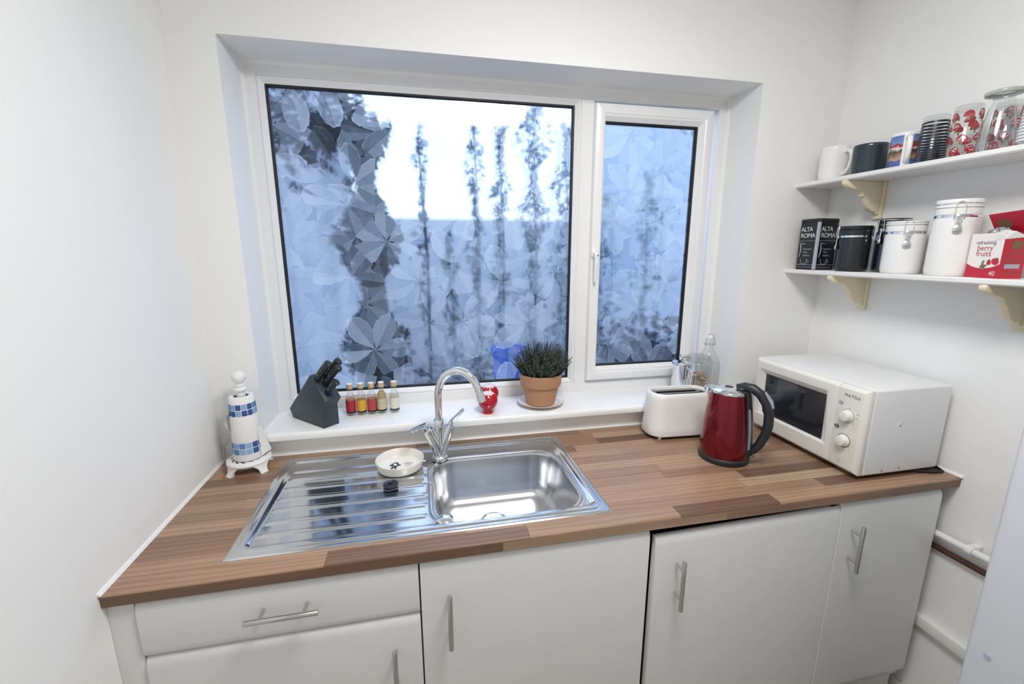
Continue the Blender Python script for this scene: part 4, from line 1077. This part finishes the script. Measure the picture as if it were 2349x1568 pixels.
for side in (0, 1):
    O, U = face(side); O = Vector(O); U = Vector(U); Z = Vector((0, 0, 1))
    def T(mb, s, size, u, z, sp=1.0): put_text(mb, s, size, O+U*u+Z*z, U, Z, sp)
    T(pw, 'ALTA', .0225, -.008, .150, .9); T(pw, 'ROMA', .0235, -.001, .127, .9)
    T(pgx, 'Nero', .011, -.018, .098); T(pgx, 'Espresso', .0105, .004, .078); T(pgx, 'Stile', .0105, -.004, .066); T(pgx, 'Italiano', .0105, .002, .054)
    def quad(mb, u0, z0, u1, z1): mb.add([O+U*u0+Z*z0, O+U*u1+Z*z0, O+U*u1+Z*z1, O+U*u0+Z*z1], [(0, 1, 2, 3)])
    w = hy if side == 0 else hx
    quad(pgx, -w+.004, .1075, w-.004, .1085); quad(pgx, -w+.004, .0185, w-.004, .0195)
    for k in range(14): quad(pgx, -w+.010+k*.0048, .009, -w+.0135+k*.0048, .0105)
    # cup outline and steam swirl
    cup = [(-.022, .042), (-.019, .026), (-.012, .022), (-.002, .022), (.004, .026), (.007, .042)]
    for a, b in zip(cup[:-1], cup[1:]): pgx.tube([O+U*a[0]+Z*a[1], O+U*b[0]+Z*b[1]], .0007, 5)
    pgx.tube([O+U*(.006+.010*sin(t*.5))+Z*(.038-.0021*t) for t in range(7)], .0007, 5)
    pgx.tube([O+U*(-.028+.012*t/8)+Z*.0205 for t in range(24)], .0006, 5)
    pgx.tube([O+U*(-.031+.006*sin(t*.35))+Z*(.048+.006*t) for t in range(9)], [.0022-.00018*abs(t-5) for t in range(9)], 5)
pw.build('lettering', M['pwhite'], tn, smooth=0); pgx.build('small_print', M['pgrey'], tn, smooth=0)
MB().lathe([(.0086, .002), (.0086, .176)], 8, (-hx+.008, -hy+.008), a0=pi, a1=1.5*pi).build('painted_corner_glare', M['pgrey'], tn, smooth=50)  # pale strip painted down the corner edge as its glare

# clip-top canisters
def canister(name, label, x, y, h, r, body, lidm, clip_ang, band=True, clear=False):
    t = thing(name, label, 'canister', (x, y, ZL), 0, 'clip-top canisters on the lower shelf')
    zb = h*.76
    MB().lathe([(0, 0), (r*.88, 0), (r*.93, .002), (r*.985, .010), (r, .020), (r, zb-.006), (r*.985, zb-.001), (r*.955, zb), (r*.955, zb+.008), (r*.985, zb+.009), (r*.985, zb+.026), (r*.96, zb+.027)]+([(r*.9, zb+.027), (r*.9, .006), (0, .006)]), 48).build('body', body, t, smooth=40)
    MB().lathe([(r*.957, zb+.0005), (r*.975, zb+.001), (r*.975, zb+.0075), (r*.957, zb+.008)], 48).build('steel_band', M['chrome'], t, smooth=40)
    MB().lathe([(r*.96, zb+.0275), (r*1.01, zb+.0285), (r*1.01, zb+.0325), (r*.965, zb+.0335), (r*.965, zb+.0365)], 48).build('rim_ring', lidm, t, smooth=40)
    MB().lathe([(r*.965, zb+.0355), (r*.985, zb+.036), (r*.985, zb+.0385), (r*.965, zb+.039)], 48).build('lid_wire', M['chrome'], t, smooth=40)
    MB().lathe([(r*.965, zb+.0388), (r*1.005, zb+.0395), (r*1.005, h-.004), (r*.98, h-.001), (r*.90, h), (0, h)], 48).build('lid', lidm, t, smooth=40)
    a = clip_ang; U = Vector((cos(a), sin(a), 0)); S = Vector((-sin(a), cos(a), 0)); Z = Vector((0, 0, 1))
    def P(o, s, z): return U*(r+o)+S*s+Z*z
    c = MB()
    c.tube([P(.002, -.010, zb-.002), P(.004, -.0105, zb+.010), P(.003, -.0095, zb+.034), P(.003, -.006, zb+.041), P(.003, 0, zb+.043), P(.003, .006, zb+.041), P(.003, .0095, zb+.034), P(.004, .0105, zb+.010), P(.002, .010, zb-.002)], .0012, 6)
    c.build('wire_loop', M['chrome'], t)
    lv = MB(); loops = []
    for z_, w, o in ((zb+.009, .006, .003), (zb, .007, .0045), (zb-.012, .0062, .0045), (zb-.022, .006, .0055), (zb-.026, .009, .007), (zb-.032, .0105, .008), (zb-.038, .008, .0075), (zb-.041, .003, .0065)):
        loops.append([P(o+.0012, -w, z_), P(o+.0012, w, z_), P(o-.0012, w, z_), P(o-.0012, -w, z_)])
    lv.loft(loops); lv.build('lever', M['chrome'], t, bevel=.0006, smooth=50)
    hg = MB(); hg.box((-.003, -.006, zb+.004), (.001, .006, zb+.038)); hg.xf(Matrix.Rotation(a+pi, 4, 'Z') @ Matrix.Translation((r+.003, 0, 0))); hg.build('hinge', M['satin'], t, bevel=.001)
    return t
M['blkceramic'] = simple('black_glazed_ceramic', '23272A', .14, var=.1)
view = atan2(-.9079-.2, .666-2.17)
canister('canister', 'black ceramic clip-top canister beside the coffee tin', 2.168, .378, .152, .0485, M['blkceramic'], M['blkceramic'], view-1.2)
canister('canister', 'short white ceramic clip-top canister in the middle of the lower shelf', 2.170, .2145, .160, .0505, M['ceramic'], M['ceramic'], view+.12)
canister('canister', 'tall white ceramic clip-top canister next to the red tea box', 2.170, .085, .212, .0505, M['ceramic'], M['ceramic'], view+.02)
M['smoke'] = glass('smoky_clear_glass', (.50, .51, .52))
canister('canister', 'smoky glass canister with a dark lid, half hidden behind the others', 2.2275, .2975, .176, .0440, M['smoke'], M['blkceramic'], view-.75)

# tea box
def tea_mat():
    t = NT('red_tea_carton'); co = t.sep(t.coord('Object'))
    g = t.m_('ADD', t.m_('POWER', t.m_('MULTIPLY', t.m_('ADD', co[1], -.045), 14.0), 2.0), t.m_('POWER', t.m_('MULTIPLY', t.m_('ADD', co[2], -.078), 19.0), 2.0))
    on = t.m_('MULTIPLY', t.m_('LESS_THAN', g, 1.0), t.m_('LESS_THAN', co[0], .001))
    return t.done(t.bsdf(t.mix(on, lin('BE1F38'), lin('F1ECE9')), .35))
M['tea'] = tea_mat(); M['teared'] = simple('red_card', 'BE1F38', .4); M['cardw'] = simple('white_card', 'EDEBE8', .6)
M['brownink'] = simple('brown_gold_ink', '7A5B3C', .5); M['pinkink'] = simple('coral_ink', 'C2504F', .5); M['darkink'] = simple('dark_brown_ink', '5A4048', .5)
tb_ = thing('tea_box', 'opened red and white berry tea carton at the right of the lower shelf', 'box', (2.131, -.054, ZL), radians(-17))
bw_, bl2, bh = .058, .090, .116       # depth (x), length (y), height
wl = MB()
wl.box((0, 0, 0), (.0012, bl2, bh)); wl.box((bw_-.0012, 0, 0), (bw_, bl2, bh+.004)); wl.box((.0012, 0, 0), (bw_-.0012, .0012, bh)); wl.box((.0012, bl2-.0012, 0), (bw_-.0012, bl2, bh)); wl.box((.0012, .0012, 0), (bw_-.0012, bl2-.0012, .0012))
wl.build('carton', M['tea'], tb_, smooth=0)
# raised lid hinged on the back edge, with its torn white inside and side tuck
MB().loft([[(bw_-.001, -.001, bh+.003), (bw_-.001, bl2, bh+.003), (bw_+.0004, bl2, bh+.003), (bw_+.0004, -.001, bh+.003)], [(.030, -.003, bh+.056), (.030, bl2, bh+.050), (.0312, bl2, bh+.051), (.0312, -.003, bh+.057)]]).build('lid_flap', M['teared'], tb_, smooth=0)
MB().add([(bw_-.001, -.0015, bh+.004), (.031, -.0035, bh+.055), (.036, -.010, bh+.040), (.056, -.009, bh+.006)], [(0, 1, 2, 3)]).add([(bw_-.001, -.0025, bh+.004), (.031, -.0045, bh+.055), (.036, -.011, bh+.040), (.056, -.010, bh+.006)], [(3, 2, 1, 0)]).build('side_tuck', M['cardw'], tb_, smooth=0)
MB().add([(-.0006, .0, .100), (-.0006, .030, .097), (-.004, .018, .118), (-.003, .002, .124)], [(0, 1, 2, 3)]).add([(-.0006, -.0006, .100), (-.003, .002, .124), (.020, -.004, .120), (bw_-.004, -.0010, .106)], [(0, 1, 2, 3)]).build('torn_edge', M['cardw'], tb_, smooth=0)
fm = MB(); rf_ = random.Random(8); g_ = 12; grid = []
for i in range(g_+1):
    row = []
    for j in range(g_+1):
        u, v = i/g_, j/g_
        row.append((.004+(bw_-.008)*u+rf_.uniform(-.002, .002), .004+(bl2-.008)*v+rf_.uniform(-.002, .002), .100+.030*sin(pi*u)*sin(pi*v)**.5+rf_.uniform(-.006, .006)))
    grid.append(row)
fm.add([p for r_ in grid for p in r_], [(i*(g_+1)+j, i*(g_+1)+j+1, (i+1)*(g_+1)+j+1, (i+1)*(g_+1)+j) for i in range(g_) for j in range(g_)])
fm.build('foil_bag', M['silver'], tb_, smooth=0)
X = -.0005
a_ = MB(); put_text(a_, 'refreshing', .0135, (X, .046, .092), (0, -1, 0), (0, 0, 1)); put_text(a_, '40', .0165, (X, .0145, .0125), (0, -1, 0), (0, 0, 1))
a2 = MB(); put_text(a2, 'berry', .020, (X, .046, .078), (0, -1, 0), (0, 0, 1)); put_text(a2, 'fruits', .020, (X, .047, .063), (0, -1, 0), (0, 0, 1))
a3 = MB(); put_text(a3, '40', .0165, (X, .0145, .0125), (0, -1, 0), (0, 0, 1)); a3.build('count', M['pwhite'], tb_, smooth=0)
a_ = MB(); put_text(a_, 'refreshing', .0135, (X, .046, .092), (0, -1, 0), (0, 0, 1)); a_.build('small_lettering', M['darkink'], tb_, smooth=0)
a2.build('lettering', M['pinkink'], tb_, smooth=0)
M['berry'] = simple('strawberry_print', 'C22A3E', .4, var=.25, nscale=400); M['leafink'] = simple('olive_leaf_print', '7C7344', .5)
be = MB()
def ovx(mb, cy, cz, ry, rz, rot_=0, x=X, n=20):
    mb.add([(x, cy+ry*cos(2*pi*k/n)*cos(rot_)-rz*sin(2*pi*k/n)*sin(rot_), cz+ry*cos(2*pi*k/n)*sin(rot_)+rz*sin(2*pi*k/n)*cos(rot_)) for k in range(n)], [tuple(range(n))])
ovx(be, .012, .0435, .0105, .0085, .5, X); ovx(be, .028, .0400, .0060, .0060, 0, X-.0002); be.build('strawberry_print', M['berry'], tb_, smooth=0)
lf = MB()
ovx(lf, .042, .031, .010, .0042, -.2, X); ovx(lf, .044, .040, .003, .007, .3, X); ovx(lf, .040, .025, .003, .006, -.3, X)
for k in range(5): ovx(lf, .006+.001*k, .0515, .0008, .0035, -.8+.4*k, X-.0003)
for k in range(5): ovx(lf, .026+.001*k, .0470, .0008, .0035, -.8+.4*k, X-.0003)
lf.build('leaf_print', M['leafink'], tb_, smooth=0)
sd_ = MB()
def ovy(mb, cx, cz, rx, rz, y=-.0005, n=24): mb.add([(cx+rx*cos(2*pi*k/n), y, cz+rz*sin(2*pi*k/n)) for k in range(n)], [tuple(range(n))])
ovy(sd_, .032, .086, .0145, .0125); sd_.build('oval_badge', M['brownink'], tb_, smooth=0)
sd_ = MB()
for zz in [.068, .063, .058, .050, .045, .040, .016, .012]:
    for k in range(6): sd_.add([(.010+k*.0075, -.0005, zz), (.016+k*.0075, -.0005, zz), (.016+k*.0075, -.0005, zz+.0014), (.010+k*.0075, -.0005, zz+.0014)], [(0, 1, 2, 3)])
sd_.build('side_print', M['brownink'], tb_, smooth=0)
MB().add([(.012, -.0006, .026), (.048, -.0006, .026), (.048, -.0006, .037), (.012, -.0006, .037)], [(0, 1, 2, 3)]).build('pale_panel', M['pgrey'], tb_, smooth=0)
lo2 = MB()
def onlid(u, v): # u along y 0..1, v up 0..1
    a = Vector((bw_-.001, 0, bh+.003)).lerp(Vector((bw_-.001, bl2, bh+.003)), u); b = Vector((.030, 0, bh+.056)).lerp(Vector((.030, bl2, bh+.050)), u)
    return a.lerp(b, v)+Vector((-.0009, 0, -.0005))
lo2.add([onlid(.62+.22*cos(2*pi*k/22), .45+.25*sin(2*pi*k/22)) for k in range(22)], [tuple(range(22))]); lo2.build('lid_badge', M['brownink'], tb_, smooth=0)

# ---------------------------------------------------------------- mugs and glasses on the upper shelf
def mug(label, x, y, r, h, mat, ha, parts=None, lip=.0):
    t = thing('mug', label, 'mug', (x, y, ZU), ha)
    MB().lathe([(0, .002), (r*.80, .002), (r*.86, 0), (r*.93, .003), (r*.97, .012), (r, .03), (r, h-.010), (r*(1+lip), h-.002), (r*(1+lip)-.0015, h), (r*.93, h-.002), (r*.92, .012), (0, .008)], 44).build('cup', mat, t, smooth=45)
    hm = MB().tube([(r-.003, 0, h*.80), (r+.014, 0, h*.83), (r+.026, 0, h*.74), (r+.029, 0, h*.55), (r+.024, 0, h*.34), (r+.012, 0, h*.20), (r-.003, 0, h*.16)], [.0062, .006, .0056, .0055, .0055, .006, .0062], 12, sx=1.25)
    return t, hm
t, hm = mug('plain white mug at the window end of the upper shelf', 2.185, .520, .0450, .118, M['ceramic'], atan2(-.75, -.05)); hm.build('handle', M['ceramic'], t, smooth=50)
M['slate'] = simple('dark_slate_glaze', '2F3A40', .2, var=.08)
t, hm = mug('dark slate grey mug between the white mug and the picture mug', 2.180, .381, .0480, .096, M['slate'], atan2(.4, .9), lip=.02); hm.build('handle', M['slate'], t, smooth=50)
def photo_mat():
    t = NT('seaside_photo_print'); co = t.coord('Object'); s = t.sep(co)
    n = t.noise(co, 60, 4); h = t.m_('MULTIPLY_ADD', t.m_('SUBTRACT', n, .5), .030, s[2])
    c = t.ramp(t.m_('DIVIDE', h, .100), [(0, '5A6FA8'), (.22, '51639F'), (.25, 'C9A186'), (.40, '7F6656'), (.50, '4E4441'), (.56, 'E7E2DC'), (.61, 'B3263A'), (.68, '7B5A4A'), (.74, '7A8FC0'), (1, '5C74B4')], 'LINEAR')
    a = t.m_('ARCTAN2', s[1], s[0])
    band = t.m_('LESS_THAN', t.m_('ABSOLUTE', t.m_('SUBTRACT', a, 0.0)), .30)
    c = t.mix(band, c, lin('ECECEC'))
    top = t.m_('GREATER_THAN', s[2], .0945); c = t.mix(top, c, lin('ECECEC'))
    return t.done(t.bsdf(c, .15))
M['photo'] = photo_mat()
t, hm = mug('mug printed with a blue seaside photograph, beside the striped glass', 2.172, .2635, .0375, .104, M['photo'], atan2(-.72, -.69)); hm.build('handle', M['ceramic'], t, smooth=50)

def tumbler(name, label, x, y, r0, r1, h, rz=0, cat='glass'):
    """upturned tumbler: rim on the shelf, thick base on top"""
    t = thing(name, label, cat, (x, y, ZU), rz)
    MB().lathe([(r0-.0012, 0), (r0, .001), (r1, h-.006), (r1-.003, h-.001), (r1*.6, h), (0, h-.001)], 44).build('glass_wall', M['glass'], t, smooth=45)
    MB().lathe([(r1*.93, h-.013), (r1*.90, h-.0125), (0, h-.012)], 36).build('thick_base', M['glass'], t, smooth=45)
    return t
t = tumbler('striped_tumbler', 'upturned tumbler with navy stripes next to the picture mug', 2.168, .184, .0345, .0300, .134)
for k in range(15):
    z0 = .0030+.0058*k+.00013*k*k; z1 = z0+.0040+.0001*k
    f0 = .0345-.0045*z0/.134+.0003; f1 = .0345-.0045*z1/.134+.0003
    MB().lathe([(f0, z0), (f1, z1)], 44).build('stripe', M['navy'], t, smooth=60)
M['mred'] = simple('red_mushroom_print', 'A8202F', .35); M['mgold'] = simple('gold_brown_print', '8E6A3A', .4)
def mushrooms(t, r0, r1, h, seed, rows=4, cols=6):
    g = random.Random(seed); mb = MB()
    def P(a, z, lift): r_ = r0+(r1-r0)*z/h+lift; return (r_*cos(a), r_*sin(a), z)
    for j in range(rows):
        for i in range(cols):
            a = 2*pi*(i+.5*(j % 2))/cols+g.uniform(-.12, .12); z = .016+.030*j+g.uniform(-.004, .004); w = .0125/r0*g.uniform(.85, 1.1); hh = .016*g.uniform(.85, 1.1); sk_ = g.uniform(-.25, .25)
            mb.slot(0); n = 10
            pts = [(a+w*cos(pi*k/n), z+hh*sin(pi*k/n)+sk_*.01*cos(pi*k/n)) for k in range(n+1)]+[(a-w*.5, z-.0025), (a+w*.5, z-.0025)]
            mb.add([P(p[0], p[1], .0004) for p in pts], [tuple(range(len(pts)))])
            mb.slot(2); mb.add([P(a-w*.2, z-.010, .0003), P(a+w*.2, z-.010, .0003), P(a+w*.16, z-.002, .0003), P(a-w*.16, z-.002, .0003)], [(0, 1, 2, 3)])
            if g.random() < .55:
                mb.slot(1)
                for q in range(9):
                    aa = a+w*g.uniform(-.7, .7); zz = z+hh*g.uniform(.1, .75); d = .0011
                    mb.add([P(aa-d/r0, zz-d, .0008), P(aa+d/r0, zz-d, .0008), P(aa+d/r0, zz+d, .0008), P(aa-d/r0, zz+d, .0008)], [(0, 1, 2, 3)])
    mb.build('mushroom_print', [M['mred'], M['pwhite'], M['mgold']], t, smooth=0)
t = tumbler('mushroom_tumbler', 'upturned tumbler with red mushroom print beside the striped tumbler', 2.166, .1045, .0345, .0300, .138); mushrooms(t, .0345, .0300, .138, 3)
t = tumbler('mushroom_tumbler', 'upturned mushroom-print tumbler behind the footed glass', 2.238, .058, .0345, .0300, .138); mushrooms(t, .0345, .0300, .138, 5)
t = thing('footed_glass', 'upturned clear footed glass with a wide round foot on top', 'glass', (2.163, .0300, ZU))
MB().lathe([(.0370, 0), (.0382, .002), (.0370, .02), (.0310, .070), (.0240, .110), (.0205, .128), (.0195, .132), (.024, .1355), (.0365, .1395), (.0382, .1445), (.0365, .1490), (.020, .1515), (0, .1510)], 44).build('glass_wall', M['glass'], t, smooth=45)
MB().lathe([(.0325, .1392), (.0370, .1402), (.0386, .1448), (.0370, .1490), (.0325, .1504)], 44).build('foot_rim', simple('thick_grey_green_glass_edge', 'A9ADA6', .12, var=.35, nscale=60), t, smooth=45)
for k in range(10):
    a = 2*pi*k/10
    MB().tube([(.0374*cos(a), .0374*sin(a), .012), (.0318*cos(a), .0318*sin(a), .070), (.0212*cos(a), .0212*sin(a), .128)], [.0008, .0010, .0006], 6).build('flute', M['glass'], t, smooth=60)
t = tumbler('ribbed_tumbler', 'upturned frosted ribbed tumbler cut off by the picture edge', 2.166, -.050, .0345, .0310, .132)
M['frost'] = simple('white_frosted_bands', 'DFE3E8', .4)
for k in range(14):
    z0 = .012+.0078*k; MB().lathe([(.0348-.0035*z0/.132, z0), (.0348-.0035*(z0+.0052)/.132, z0+.0052)], 40).build('band', M['frost'], t, smooth=60)
